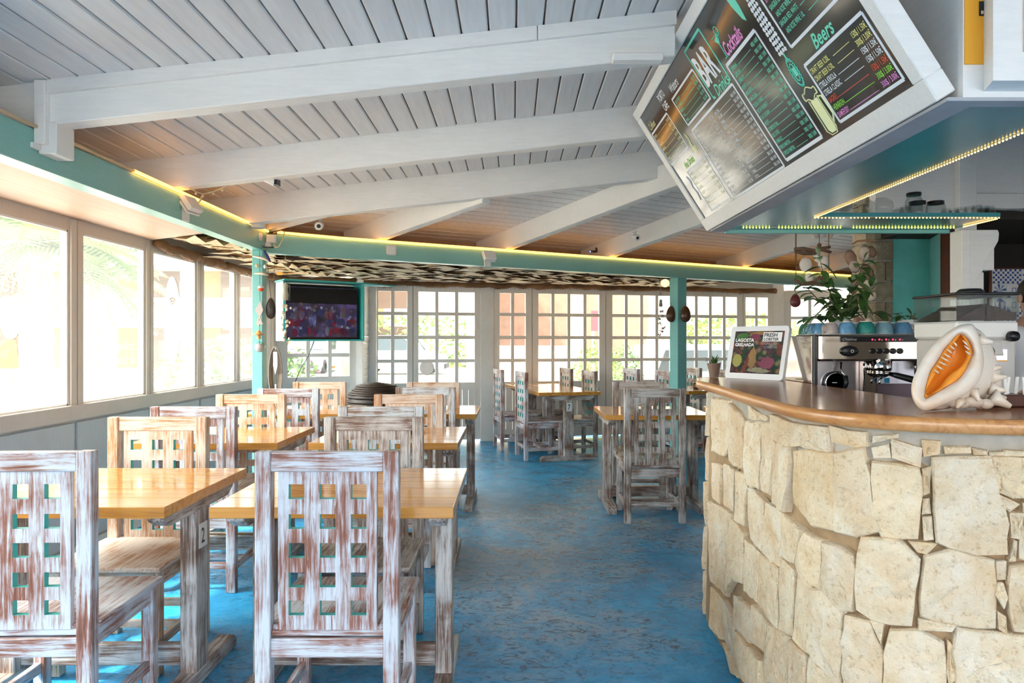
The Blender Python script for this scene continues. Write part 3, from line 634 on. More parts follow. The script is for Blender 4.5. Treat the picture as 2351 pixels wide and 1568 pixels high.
def far_group(dx, dy, lab):
    chair(0, 0.11+dx, 7.93+dy, AW-PI/2, lab[0], G2); chair(0, -0.17+dx, 8.62+dy, AW-PI/2, lab[1], G2)
    chair(3, 0.93+dx, 8.20+dy, AW+PI/2, lab[2], G2); chair(3, 0.71+dx, 8.95+dy, AW+PI/2, lab[3], G2)
far_group(0, 0, ('side-on chair left of table 7, the nearer of the two', 'side-on chair left of table 8, leftmost of the far group', 'chair right of table 7 facing left', 'chair right of table 8, its lattice top showing behind the tabletop'))
far_group(1.72, 0.25, ('chair just left of the teal post, half hidden behind it', 'chair before the doors, left of the teal post, behind the grey chair', 'chair hidden behind the end of the stone bar', 'chair right of the teal post beside the small aloe pot'))

# ------------------------------------------------------------------ tables
def make_table(label, group, v=3):
    X, Y, Z = (MATS['limed_%d_%s' % (v, a)] for a in 'xyz')
    t = thing('dining_table', label, 'table', group=group)
    bw = 0.73/5
    for i in range(5):
        build('top_board', MB().box((-0.42, -0.365+i*bw+0.0006, 0.741), (0.42, -0.365+(i+1)*bw-0.0006, 0.780)), M_top, t, False, bevel=0.0022)
    for s in (-1, 1):
        build('leg', MB().box((s*0.355-0.032, -0.055, 0.055), (s*0.355+0.032, 0.055, 0.69)), Z, t, False, bevel=0.004)
        build('bearer', MB().prism([(s*0.355-0.03, -0.30, 0.740), (s*0.355-0.03, -0.30, 0.715), (s*0.355-0.03, -0.25, 0.685), (s*0.355-0.03, 0.25, 0.685), (s*0.355-0.03, 0.30, 0.715), (s*0.355-0.03, 0.30, 0.740)], (0.06, 0, 0)), Y, t, False, bevel=0.003)
        build('foot', MB().prism([(s*0.355-0.034, -0.33, 0), (s*0.355-0.034, -0.33, 0.035), (s*0.355-0.034, -0.30, 0.06), (s*0.355-0.034, 0.30, 0.06), (s*0.355-0.034, 0.33, 0.035), (s*0.355-0.034, 0.33, 0)], (0.068, 0, 0)), Y, t, False, bevel=0.003)
    build('stretcher', MB().box((-0.33, -0.016, 0.07), (0.33, 0.016, 0.155)), X, t, False, bevel=0.003)
    return t
TG = 'honey pine tables'
T0 = make_table('nearest middle table with honey pine top, chair tucked before it', TG); T0.location = (-0.622, 2.71, 0)
dup(T0, (-1.615, 2.71, 0), 0, 'nearest left table, numbered 2 on its right leg', TG)
dup(T0, (-1.738, 4.20, 0), 0, 'second left table with honey pine top by the window', TG)
dup(T0, (-0.725, 4.20, 0), 0, 'second middle table with honey pine top', TG)
dup(T0, (-1.715, 5.72, 0), 0, 'third left table, thin orange edge under the television', TG)
dup(T0, (-0.700, 5.72, 0), 0, 'third middle table with white window glare on its top', TG)
dup(T0, (1.140, 5.65, 0), 0, 'table before the teal post with the grey chair', TG)
dup(T0, (2.100, 5.65, 0), 0, 'table cut off by the stone bar, beside the one before the teal post', TG)
dup(T0, (0.555, 8.09, 0), AW+PI/2, 'far table numbered 7, end on to us', TG)
dup(T0, (0.355, 8.90, 0), AW+PI/2, 'far table numbered 8, behind table 7', TG)
dup(T0, (2.285, 8.34, 0), AW+PI/2, 'far right table behind the teal post, a small lantern on it', TG)
M_plate = plain('white_number_plate', (0.78, 0.78, 0.76), 0.4)
def plate(n_, M, label):
    mb = MB().box((-0.034, -0.002, -0.048), (0.034, 0, 0.048)); text_mb(n_, (-0.020, -0.0024, -0.030), (1, 0, 0), (0, 0, 1), 0.085, 0.72, mi=1, bold=0.01, mb=mb)
    mb.v = [tuple(M @ Vector(q)) for q in mb.v]; o = build('number_plate', mb, [M_plate, M_black]); tag(o, label, 'sign')
plate('2', Matrix.Translation((-1.615+0.3885, 2.71, 0.585)) @ Matrix.Rotation(PI/2, 4, 'Z'), 'white plate with black number 2 on the near left table leg')
for n_, (cx, cy), lb in (('7', (0.555, 8.09), 'white plate with black number 7'), ('8', (0.355, 8.90), 'white plate with black number 8')):
    Mt = Matrix.Translation((cx, cy, 0.61)) @ Matrix.Rotation(AW, 4, 'Z') @ Matrix.Translation((0, -0.3885, 0))
    plate(n_, Mt, lb+(' on the nearest far table leg' if n_ == '7' else ' on the leg farther back, left of number 7'))
t = thing('table_lantern', 'small dark box lantern on the far right table', 'lantern', P(1593, 892, 8.1))
build('lantern_case', MB().box((-.03, -.03, 0), (.03, .03, .075)), M_brown, t, False, bevel=.004); build('lantern_window', MB().box((-.02, -.032, .02), (.02, -.03, .06)), M_cable, t, False)
t.location = (2.21, 8.22, 0.780)
t = thing('ashtray', 'black ashtray on the second middle table', 'ashtray', (-0.62, 4.40, 0.780))
build('bowl', MB().lathe([(.045, 0), (.05, .03), (.042, .03), (.038, .008), (0.0001, .008)], n=16), M_black, t, False)
t.location = (-0.60, 4.22, 0.78)

# ------------------------------------------------------------------ stone bar
path = [(1.12, 3.40), (1.02, 3.40), (0.965, 3.36), (0.948, 3.27), (0.932, 2.95), (0.905, 2.60), (0.888, 2.30), (0.878, 2.12), (0.885, 1.98), (0.915, 1.88), (0.975, 1.80), (1.07, 1.745), (1.20, 1.705), (1.45, 1.655), (1.9, 1.60), (2.5, 1.57)]
def smooth_path(pts, n=8):
    out = []
    for i in range(len(pts)-1):
        p0 = Vector(pts[max(i-1, 0)]); p1 = Vector(pts[i]); p2 = Vector(pts[i+1]); p3 = Vector(pts[min(i+2, len(pts)-1)])
        for k_ in range(n):
            t_ = k_/n; out.append(0.5*((2*p1)+(p2-p0)*t_+(2*p0-5*p1+4*p2-p3)*t_*t_+(3*p1-p0-3*p2+p3)*t_**3))
    out.append(Vector(pts[-1])); return out
SP = smooth_path(path); SL = [0.0]
for i in range(1, len(SP)): SL.append(SL[-1]+(SP[i]-SP[i-1]).length)
def at(s_, z_, off=0.0):
    s_ = max(0, min(SL[-1]-1e-4, s_)); i = max(j for j in range(len(SL)-1) if SL[j] <= s_); f_ = (s_-SL[i])/(SL[i+1]-SL[i])
    q = SP[i].lerp(SP[i+1], f_); d = (SP[min(i+2, len(SP)-1)]-SP[max(i-1, 0)]).normalized(); n_ = Vector((d.y, -d.x))
    if n_.dot(Vector((-q.x+1.6, -q.y+3))) > 0: n_ = -n_
    flare = 0.022*(1-z_/1.1)
    return Vector((q.x+n_.x*(off+flare), q.y+n_.y*(off+flare), z_))
def sz(px, py):                    # where the pixel's line of sight meets the bar front
    k_ = (px-1175.5)/F; best = None
    for i in range(2*8, len(SP)-1):
        a_, b_ = SP[i], SP[i+1]; fa = a_.x-k_*a_.y; fb = b_.x-k_*b_.y
        if fa*fb <= 0 and fa != fb:
            f_ = fa/(fa-fb); q = a_.lerp(b_, f_)
            if best is None or q.y < best[2]: best = (SL[i]+(SL[i+1]-SL[i])*f_, 1.35-(py-784)/F*q.y, q.y)
    if best is None: return (SL[22]-(1640-px)*0.004, 1.35-(py-784)/F*3.3)
    return best[:2]
bar = thing('stone_bar', 'curved bar front built of cream limestone blocks with grey mortar', 'bar', (1.1, 2.3, 0))
mb = MB(); n_ = len(SP); zz = [0, 0.3, 0.6, 0.9, 1.122]
ss = [i*SL[-1]/90 for i in range(91)]
for s_ in ss:
    for z_ in zz: mb.v.append(tuple(at(s_, z_, -0.014)))
for i in range(90):
    for j in range(4): mb.f.append((i*5+j, (i+1)*5+j, (i+1)*5+j+1, i*5+j+1)); mb.m.append(0)
build('mortar_core', mb, M_joint, bar, smooth=True)
mb = MB()
for s_ in ss:
    for k_ in range(5): mb.v.append(tuple(at(s_, 1.122-0.026*k_-(0.02*math.sin(s_*23)+0.012*math.sin(s_*61) if k_ == 4 else 0), -0.004+0.004*math.sin(k_*2+s_*40)-(0.012 if k_ == 4 else 0))))
for i in range(90):
    for j in range(4): mb.f.append((i*5+j, (i+1)*5+j, (i+1)*5+j+1, i*5+j+1)); mb.m.append(0)
build('mortar_band', mb, M_mortar, bar, smooth=True)
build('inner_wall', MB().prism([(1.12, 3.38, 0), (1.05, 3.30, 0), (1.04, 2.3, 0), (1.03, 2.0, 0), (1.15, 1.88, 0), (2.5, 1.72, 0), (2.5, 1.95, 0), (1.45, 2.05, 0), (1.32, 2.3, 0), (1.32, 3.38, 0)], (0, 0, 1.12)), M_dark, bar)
placed = []
def put_stone(poly, th_=0.02):
    "poly in (s, z): a rough-faced block, its outline broken up and its face uneven"
    n_ = len(poly); cs = sum(q[0] for q in poly)/n_; cz = sum(q[1] for q in poly)/n_; pts = []
    for i in range(n_):
        a_, b_ = poly[i], poly[(i+1) % n_]; L_ = math.hypot(b_[0]-a_[0], b_[1]-a_[1]); k_ = max(1, int(L_/0.035))
        for j in range(k_):
            f_ = j/k_; jj = 0.004 if j else 0.0; pts.append((a_[0]+(b_[0]-a_[0])*f_+U(-jj, jj), a_[1]+(b_[1]-a_[1])*f_+U(-jj, jj)))
    m_ = len(pts); sz_ = max(max(q[0] for q in poly)-min(q[0] for q in poly), 1e-3)
    shr = -min(0.005, sz_*0.07); vs_ = []; tilt = U(-0.05, 0.05); tz = U(-0.05, 0.05)
    def ring(f_, off, jit):
        for (s_, z_) in pts:
            ds, dz = s_-cs, z_-cz; L_ = math.hypot(ds, dz)+1e-6; k_ = f_*(1-shr/L_)
            q = at(cs+ds*k_, min(1.118, max(0.001, cz+dz*k_)), off+ds*k_*tilt+dz*k_*tz+U(-jit, jit)); vs_.append(q)
    ring(1.0, -0.016, 0); ring(0.995, th_*0.45, 0.0015); ring(0.95, th_*0.9, 0.003); ring(0.62, th_*1.0, 0.0045); ring(0.28, th_*1.0, 0.0045)
    c_ = at(cs, min(1.1, max(0, cz)), th_); vs_.append(c_)
    fs = [(r_*m_+i, r_*m_+(i+1) % m_, (r_+1)*m_+(i+1) % m_, (r_+1)*m_+i) for r_ in range(4) for i in range(m_)]+[(4*m_+i, 4*m_+(i+1) % m_, 5*m_) for i in range(m_)]
    build('stone', MB().add(vs_, fs), M_stone, bar)
    placed.append((cs, cz))
S_ = '''730,180 830,215 915,215 920,290 860,290 745,270|590,175 725,190 730,320 620,300 590,290|425,120 590,190 588,290 520,290 430,250|285,75 385,140 380,158 290,140|950,300 1035,280 1045,350 960,352|1052,255 1205,300 1198,400 1060,350|1212,258 1310,265 1300,330 1222,345|1335,293 1470,293 1465,325 1340,330|960,235 1080,225 1080,245 955,270|1480,300 1555,310 1550,335 1490,335|1565,320 1640,320 1640,338 1570,338|1650,310 1763,315 1763,340 1650,340
97,30 190,45 190,300 165,345 110,320|190,60 240,110 272,160 268,410 225,400 195,370|275,160 348,165 348,520 300,495 280,410|352,168 420,165 420,555 360,525|430,260 525,300 528,380 510,560 500,640 440,600|540,320 640,320 755,328 770,745 640,720 535,600|762,330 905,300 945,450 955,600 990,740 880,770 775,745|960,375 1190,410 1202,460 1185,780 1000,770 960,650|1268,355 1565,345 1605,540 1655,700 1650,860 1490,865 1360,830 1290,800 1278,560|1582,350 1763,355 1763,560 1690,560 1620,530
1212,415 1262,400 1252,540 1215,555|1215,575 1250,570 1258,650 1210,655|1213,670 1262,665 1272,790 1220,795|1622,550 1725,600 1670,635 1628,600|1670,645 1745,645 1718,780 1678,775|1690,790 1715,800 1700,900 1668,905|1145,800 1285,812 1230,860 1190,850|1748,600 1763,590 1763,900 1722,890
105,380 148,400 145,600 110,560|152,390 222,420 212,640 155,610|227,430 285,450 290,520 275,720 225,690|302,515 385,590 380,860 310,790 295,600|392,600 480,650 465,960 390,870|485,655 598,750 560,920 480,880|605,760 702,800 695,1050 600,990 572,920|712,810 790,830 858,880 876,960 855,1170 790,1170 710,1080|902,780 1090,790 1195,900 1162,1130 1150,1240 960,1215 885,1160 882,960|1228,882 1380,842 1450,870 1585,900 1595,1030 1585,1250 1390,1238 1205,1195 1213,1010|1668,930 1763,920 1763,1280 1685,1270 1658,1100
1598,905 1655,905 1652,1000 1600,1000|1600,1018 1630,1015 1652,1090 1633,1150 1592,1080|1600,1165 1650,1200 1652,1288 1606,1260
100,590 208,660 203,800 183,1100 105,1020|212,690 273,762 270,1030 225,1010 195,1080 208,830|278,800 363,870 350,1130 277,1070|372,880 470,950 460,1270 360,1140|482,900 550,970 540,1310 472,1280|562,962 638,1050 630,1400 552,1330|642,1062 720,1067 800,1190 795,1560 730,1500 640,1390|820,1205 945,1232 1012,1400 1000,1640 820,1640|1050,1272 1195,1272 1318,1340 1330,1640 1020,1640 1022,1400|1393,1262 1763,1302 1763,1640 1392,1640 1373,1400
1198,1212 1375,1246 1355,1272 1200,1268|952,1222 1018,1212 1000,1345|1342,1325 1368,1350 1383,1530 1347,1575
97,1052 165,1120 163,1330 92,1260|170,1122 243,1260 238,1420 175,1340|232,1100 320,1180 310,1350 247,1270|322,1150 410,1250 400,1400 322,1330|418,1252 530,1330 520,1600 430,1560 410,1420|542,1342 628,1420 620,1640 530,1640|642,1430 808,1570 808,1640 640,1640|252,1292 310,1370 400,1450 400,1600 300,1560 232,1460|172,1352 238,1430 298,1560 222,1540'''
for ln in S_.split('\n'):
    for pl in ln.split('|'):
        pts = [tuple(float(a_) for a_ in q.split(',')) for q in pl.split()]
        P_ = [sz(1600+a_/2.3475, 900+b_/2.3475) for a_, b_ in pts]
        if min(q[1] for q in P_) > -0.05: put_stone([(q[0], max(0.004, q[1])) for q in P_], U(0.012, 0.022) if len(pts) > 4 else U(0.006, 0.016))
# courses below the frame and round to the right, where the photograph shows nothing
sR = sz(2345, 1200)[0]; sB = sz(1960, 1560)[0]
for r_ in range(5):
    z0, z1 = 0.005+r_*0.22, 0.215+r_*0.22; s_ = sR+0.005+0.04*(r_ % 2)
    while s_ < SL[-1]-0.1: w_ = U(0.12, 0.22); put_stone([(s_+.004, z0+.004), (s_+w_-.004, z0+U(0, .015)), (s_+w_-.004, min(1.11, z1-.004)), (s_+U(.004, .012), min(1.11, z1-.004))], U(.01, .02)); s_ += w_
for z0, z1 in ((0.004, 0.21), (0.215, 0.43)):
    s_ = sB if z0 > 0.1 else sz(1790, 1400)[0]
    while s_ < sR: w_ = U(0.13, 0.2); put_stone([(s_+.004, z0), (s_+w_-.004, z0+U(0, .01)), (s_+w_-.004, z1), (s_+.006, z1-U(0, .01))], U(.01, .02)); s_ += w_
s0 = 0.02
for r_ in range(5): put_stone([(s0, .01+.22*r_), (0.17, .01+.22*r_), (0.165, .215+.22*r_), (s0, .215+.22*r_)], .012)

# counter top
ct = thing('bar_counter', 'varnished reddish wood counter with rounded lip on the stone bar', 'counter', (1.1, 2.6, 1.12))
outer = [at(s_, 1.12, 0.045) for s_ in [SL[-1]*i/80 for i in range(81)] if s_ > 0.05]
outer = [q for q in outer if q.y < 3.36]
outl = [(1.345, 3.62), (1.20, 3.67), (1.06, 3.66), (0.985, 3.60), (0.965, 3.50)]+[(q.x, q.y) for q in outer]+[(2.5, 1.92), (1.62, 1.97), (1.45, 2.03), (1.36, 2.15), (1.345, 2.4)]
top = MB().prism([(x_, y_, 1.1225) for x_, y_ in outl], (0, 0, 0.037))
co = build('worktop', top, M_counter, ct, bevel=0.0)
lip = [Vector((x_, y_, 1.14)) for x_, y_ in outl[:-5]]
em = MB()
prof = [(-0.012, 1.1205), (0.004, 1.1225), (0.010, 1.130), (0.011, 1.150), (0.006, 1.158), (-0.008, 1.1605)]
for i, q in enumerate(lip):
    d = (lip[min(i+1, len(lip)-1)]-lip[max(i-1, 0)]).normalized(); nn = Vector((d.y, -d.x, 0))
    if nn.dot(q-Vector((1.6, 2.9, 1.14))) < 0: nn = -nn
    for o_, z_ in prof: em.v.append(tuple(Vector((q.x, q.y, z_))+nn*o_))
k_ = len(prof)
for i in range(len(lip)-1):
    for j in range(k_-1): em.f.append((i*k_+j, (i+1)*k_+j, (i+1)*k_+j+1, i*k_+j+1)); em.m.append(0)
build('rounded_lip', em, M_counter_edge, ct, smooth=True)
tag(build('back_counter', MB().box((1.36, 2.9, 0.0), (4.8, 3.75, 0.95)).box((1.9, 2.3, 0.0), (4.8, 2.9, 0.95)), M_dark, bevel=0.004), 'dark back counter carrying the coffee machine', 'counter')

# ------------------------------------------------------------------ menu board on the canopy
MO = Vector((1.064, 3.73, 1.95)); MU = Vector((0, -1, 0)); MV = Vector((-0.406, 0, 0.64)).normalized(); MN = Vector((-0.844, 0, -0.536)).normalized()
def mp(u, v, n_=0.0): return MO+MU*u+MV*v+MN*n_
def mbox(mb, u0, v0, u1, v1, n0, n1, mi=0):
    q = [mp(u0, v0, n0), mp(u1, v0, n0), mp(u1, v1, n0), mp(u0, v1, n0)]; return mb.prism(q, MN*(n1-n0), mi)
mn = thing('menu_board', 'big tilted black menu board in a white frame headed BAR Drinks', 'sign', (1.064, 2.7, 1.95))
UL = 2.024
fr = [(0, 0, UL, 0.066), (0, 0.708, UL, 0.758), (0, 0.066, 0.062, 0.708), (1.977, 0.066, UL, 0.708)]
for a_ in fr: build('frame_rail', mbox(MB(), a_[0], a_[1], a_[2], a_[3], -0.055, 0.0), M_rafter, mn, bevel=0.003)
M_poster = plain('glossy_black_poster', (0.028, 0.026, 0.025), 0.14, coat=0.6, bmp=0.0)
build('poster', mbox(MB(), 0.055, 0.060, 1.982, 0.714, -0.02, -0.008), M_poster, mn)
PC = {'w': (0.80, 0.84, 0.88), 't': (0.16, 0.72, 0.52), 'p': (0.85, 0.30, 0.72), 'y': (0.82, 0.80, 0.28), 'r': (0.80, 0.09, 0.04), 'g': (0.28, 0.78, 0.08), 'c': (0.85, 0.88, 0.48)}
PM_ = {k_: plain('chalk_'+k_, v_, 0.5) for k_, v_ in PC.items()}
def mtext(s, u, v, size, c, cond=0.5, shear=0.0, align='LEFT', bold=0.0, mb=None): return text_mb(s, mp(u, v, -0.0072), MU, MV, size, cond, shear, align, bold, mb=mb)
def mline(mb, u0, v0, u1, v1, w_): mbox(mb, min(u0, u1)-(w_/2 if u0 == u1 else 0), min(v0, v1)-(w_/2 if v0 == v1 else 0), max(u0, u1)+(w_/2 if u0 == u1 else 0), max(v0, v1)+(w_/2 if v0 == v1 else 0), -0.008, -0.0068); return mb
def border(u0, v0, u1, v1, w_, wt_, c='w'):
    mb = MB(); mline(mb, u0, v0, u1, v0, wt_); mline(mb, u0, v1, u1, v1, wt_); mline(mb, u0, v0, u0, v1, w_); mline(mb, u1, v0, u1, v1, w_); build('panel_border', mb, PM_[c], mn)
border(1.607, 0.093, 1.953, 0.300, 0.008, 0.010); border(1.182, 0.086, 1.474, 0.503, 0.008, 0.013); border(0.565, 0.072, 1.143, 0.441, 0.009, 0.010)
border(0.220, 0.082, 0.524, 0.314, 0.008, 0.009); border(0.562, 0.472, 0.918, 0.612, 0.008, 0.009); border(0.075, 0.402, 0.416, 0.597, 0.007, 0.009); border(1.600, 0.372, 1.953, 0.690, 0.008, 0.010)
mb = MB(); mline(mb, 0.943, 0.46, 0.943, 0.683, 0.007); mline(mb, 1.151, 0.46, 1.151, 0.683, 0.007); mline(mb, 0.943, 0.683, 1.151, 0.683, 0.010); mline(mb, 0.943, 0.46, 0.962, 0.46, 0.010); mline(mb, 1.135, 0.46, 1.151, 0.46, 0.010); build('title_border', mb, PM_['t'], mn)
build('title_lettering', mtext('BAR', 0.948, 0.512, 0.178, 'w', 0.52, bold=0.03), PM_['w'], mn, label='big white hand lettered word BAR')
build('title_lettering', mtext('Drinks', 0.985, 0.450, 0.066, 't', 0.85, 0.35, bold=0.015), PM_['t'], mn, label='turquoise word Drinks')
build('heading', mtext('Cocktails', 1.225, 0.520, 0.072, 'p', 0.62, 0.35, bold=0.02), PM_['p'], mn, label='pink heading Cocktails')
build('heading', mtext('Beers', 1.700, 0.312, 0.062, 't', 0.85, 0.35, bold=0.02), PM_['t'], mn, label='turquoise heading Beers')
build('heading', mtext('Waters', 0.60, 0.628, 0.055, 'w', 0.75, 0.35, bold=0.01), PM_['w'], mn, label='white heading above the top left list')
build('heading', mtext('Hot Drinks', 0.235, 0.330, 0.050, 'g', 0.7, 0.35, bold=0.01), PM_['g'], mn, label='green heading Hot Drinks')
build('heading', mtext('Coffees', 0.09, 0.612, 0.05, 'w', 0.75, 0.35), PM_['c'], mn)
build('heading', mtext('PORTO\nCAFE', 0.42, 0.655, 0.05, 'w', 0.62, bold=0.02), PM_['w'], mn)
def rows(items, u0, u1, v1, dv, size, colr, cond=0.45, cut=0.36):
    by = {}
    for i, it in enumerate(items):
        nm_, pr = it[0], it[1]; c = it[2] if len(it) > 2 else colr; mb = by.setdefault(c, MB()); v = v1-i*dv
        mtext(nm_, u0, v, size, c, cond, bold=0.008, mb=mb); mtext(pr, u1, v, size, c, cond, align='RIGHT', bold=0.008, mb=mb)
        ul = u0+len(nm_)*size*cond*0.60; ur = u1-len(pr)*size*cond*0.56
        if ur > ul+0.01: mline(mb, ul, v+size*0.06, ur, v+size*0.06, size*0.07)
    for c, mb in by.items(): build('price_list', mb, PM_[c], mn)
rows([('DRAFT BEER 0.20L', '150$ / 1.50€', 'y'), ('DRAFT BEER 0.50L', '300$ / 3.00€', 'y'), ('STRELA KRIOLA', '150$ / 1.50€', 'w'), ('STRELA CLASSIC', '150$ / 1.50€', 'w'), ('SAGRES', '150$ / 1.50€', 'r'), ('HEINEKEN', '300$ / 3.00€', 'g'), ('SAMERSBY', '300$ / 3.00€', 'p')], 1.618, 1.943, 0.262, 0.0262, 0.026, 'w', 0.55)
rows([('CAIPIRINHA', '400$ / 4.00€'), ('CAIPIROSKA', '500$ / 5.00€'), ('CAIPIBLACK', '500$ / 5.00€'), ('MOJITO', '500$ / 5.00€'), ('MARGARITA', '500$ / 5.00€'), ('PINACOLADA', '500$ / 5.00€'), ('TEQUILA SUNRISE', '500$ / 5.00€'), ('SEX ON THE BEACH', '500$ / 5.00€'), ('BLACK RUSSIAN', '500$ / 5.00€'), ('MOJITO', '500$ / 5.00€'), ('COSMOPOLITAN', '600$ / 6.00€'), ('KISS COFFEE', '500$ / 5.00€'), ('KAMIKAZE', '500$ / 5.00€'), ('FRENCH MARTINI', '500$ / 5.00€'), ('ESPRESSO MARTINI', '500$ / 5.00€')], 1.193, 1.462, 0.470, 0.0262, 0.022, 't', 0.50)
L3 = ['GIN TONIC', 'CUBA LIBRE', 'CAMPARI', 'MARTINI', 'WHISKY COLA', 'VODKA LEMON', 'PORT WINE', 'GROGUE', 'PONCHE', 'BAILEYS', 'AMARETTO', 'BRANDY', 'COGNAC', 'SCOTCH']
rows([(s_, ('400$ / 4.00€', '500$ / 5.00€', '250$ / 2.50€')[i % 3]) for i, s_ in enumerate(L3)], 0.875, 1.132, 0.405, 0.0242, 0.020, 'w', 0.5)
L4 = ['COCA COLA', 'FANTA', 'SPRITE', 'TONIC WATER', 'ICE TEA', 'RED BULL', 'JUICE', 'LEMONADE', 'SMOOTHIE', 'ORANGE', 'MANGO', 'PAPAYA', 'GINGER ALE', 'SODA']
rows([(s_, ('15$ / 1.50€', '20$ / 2.00€')[i % 2]) for i, s_ in enumerate(L4)], 0.580, 0.845, 0.405, 0.0242, 0.020, 'w', 0.5)
rows([('STILL WATER 0.5L', '10$ / 1.00€'), ('STILL WATER 1.5L', '20$ / 2.00€'), ('SPARKLING', '15$ / 1.50€'), ('TONIC', '15$ / 1.50€'), ('PERRIER', '30$ / 3.00€')], 0.578, 0.905, 0.583, 0.0245, 0.020, 't', 0.5)
rows([('ESPRESSO', '10$ / 1.00€'), ('GALAO', '15$ / 1.50€'), ('CAPPUCCINO', '20$ / 2.00€'), ('AMERICANO', '15$ / 1.50€'), ('LATTE', '20$ / 2.00€'), ('FRAPPE', '25$ / 2.50€')], 0.09, 0.405, 0.567, 0.027, 0.020, 'c', 0.5)
rows([('BLACK TEA', '10$ / 1.00€'), ('GREEN TEA', '10$ / 1.00€'), ('MINT TEA', '10$ / 1.00€'), ('CHOCOLATE', '20$ / 2.00€'), ('IRISH COFFEE', '40$ / 4.00€'), ('MILK', '10$ / 1.00€'), ('MOCHA', '20$ / 2.00€')], 0.235, 0.512, 0.288, 0.028, 0.020, 'c', 0.5)
rows([('WINE GLASS WHITE', '250$ / 2.50€', 'w'), ('ROSE WINE GLASS', '250$ / 2.50€', 'y'), ('SPARKLING WINE GLASS', '300$ / 3.00€', 'p'), ('SANGRIA RED, WHITE', '', 't'), ('   AND ROSE WINE 0.5L', '800$ / 8.00€', 't'), ('SANGRIA RED, WHITE', '', 't'), ('   AND ROSE WINE 1.0L', '1500$ / 15€', 't')], 1.615, 1.945, 0.585, 0.0295, 0.025, 't', 0.5)
# drawings on the board
def outline(pts, w_, c, close=True):
    q = [mp(u_, v_, -0.0072) for u_, v_ in pts]; q = q+[q[0]] if close else q
    return build('chalk_drawing', MB().tube(q, w_, 5, cap=False), PM_[c], mn)
def filled(pts, c): return build('chalk_drawing', MB().prism([mp(u_, v_, -0.0078) for u_, v_ in pts], MN*0.0008), PM_[c], mn)
filled([(1.528, 0.20), (1.528, 0.092), (1.540, 0.078), (1.566, 0.078), (1.574, 0.092), (1.572, 0.20)], 'c')
outline([(1.520, 0.205), (1.518, 0.09), (1.535, 0.072), (1.568, 0.072), (1.580, 0.09), (1.578, 0.205)], 0.0018, 'c', False)
outline([(1.580, 0.20), (1.600, 0.195), (1.604, 0.13), (1.582, 0.105)], 0.004, 'c', False)
outline([(1.518+0.012*math.cos(k_)+0.03*(1+math.cos(k_)), 0.222+0.020*math.sin(k_)+0.005*math.sin(5*k_)) for k_ in [2*PI*i/28 for i in range(28)]], 0.0022, 'c')
outline([(1.544+(0.020+0.004*(i % 2))*math.cos(2*PI*i/44), 0.306+(0.046+0.007*(i % 2))*math.sin(2*PI*i/44)) for i in range(44)], 0.0022, 't')
outline([(1.544+0.013*math.cos(2*PI*i/24), 0.306+0.031*math.sin(2*PI*i/24)) for i in range(24)], 0.0022, 't')
filled([(1.536, 0.292), (1.553, 0.292), (1.553, 0.322), (1.536, 0.322)], 't'); filled([(1.539, 0.345), (1.546, 0.345), (1.548, 0.378), (1.540, 0.380)], 't')
filled([(1.205, 0.598), (1.243, 0.612), (1.226, 0.575)], 't'); outline([(1.194, 0.612), (1.258, 0.612), (1.226, 0.575), (1.223, 0.524)], 0.0018, 't', False); outline([(1.206, 0.523), (1.240, 0.523)], 0.0018, 't', False); outline([(1.255+0.014*math.cos(2*PI*i/16), 0.618+0.017*math.sin(2*PI*i/16)) for i in range(16)], 0.0016, 't')
filled([(1.425, 0.708), (1.475, 0.708), (1.475, 0.60), (1.466, 0.545), (1.450, 0.560), (1.432, 0.62)], 't')
bt = MB(); random.seed(11)
for i in range(17):
    for j in range(4):
        v_ = 0.384+i*0.0185; hw = 0.029 if v_ < 0.56 else max(0.010, 0.029-(v_-0.56)*0.35); u_ = 1.546-hw+(2*hw)*(j+0.5)/4
        a0 = U(0, 6); r1 = 2*hw/4*0.56; bt.prism([mp(u_+r1*math.cos(a0+k_*PI/2.5)*U(.7, 1.1), v_+0.0100*math.sin(a0+k_*PI/2.5)*U(.7, 1.1), -0.0078) for k_ in range(5)], MN*0.0008)
build('chalk_drawing', bt, PM_['w'], mn, label='bottle made of white chalk bubbles')
outline([(0.470, 0.46), (0.480, 0.43), (0.470, 0.40), (0.482, 0.37)], 0.004, 'c', False); filled([(0.455, 0.385), (0.500, 0.385), (0.494, 0.352), (0.462, 0.352)], 'c')
outline([(0.17, 0.30), (0.185, 0.27), (0.168, 0.24), (0.185, 0.2), (0.17, 0.16)], 0.004, 'w', False)
random.seed(9)

# ------------------------------------------------------------------ bar canopy
cn = thing('bar_canopy', 'boxed canopy over the bar, white sides and teal underside', 'canopy', (1.6, 2.7, 1.95))
XF, XI, YN, YF = 1.113, 1.467, 1.685, 3.70
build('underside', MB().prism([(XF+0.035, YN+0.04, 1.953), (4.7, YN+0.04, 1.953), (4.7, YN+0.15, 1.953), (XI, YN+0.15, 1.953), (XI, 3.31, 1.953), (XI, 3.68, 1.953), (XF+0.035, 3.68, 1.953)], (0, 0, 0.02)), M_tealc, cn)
build('side_fascia', MB().box((XF, YN+0.0205, 1.95), (XF+0.02, YF, 2.78)), M_white_y, cn)
M_lipc = plain('grey_white_lip', (0.42, 0.42, 0.44), 0.6, var=0.15)
build('bottom_lip', MB().prism([(1.075, YN-0.0, 1.944), (XF+0.045, YN, 1.944), (XF+0.045, YF, 1.944), (1.075, YF, 1.944)], (0, 0, 0.009)).box((XF+0.045, YN, 1.944), (4.7, YN+0.045, 1.953)), M_lipc, cn)
build('front_fascia', MB().box((XF, YN, 1.953), (4.7, YN+0.02, 2.95)), M_white, cn)
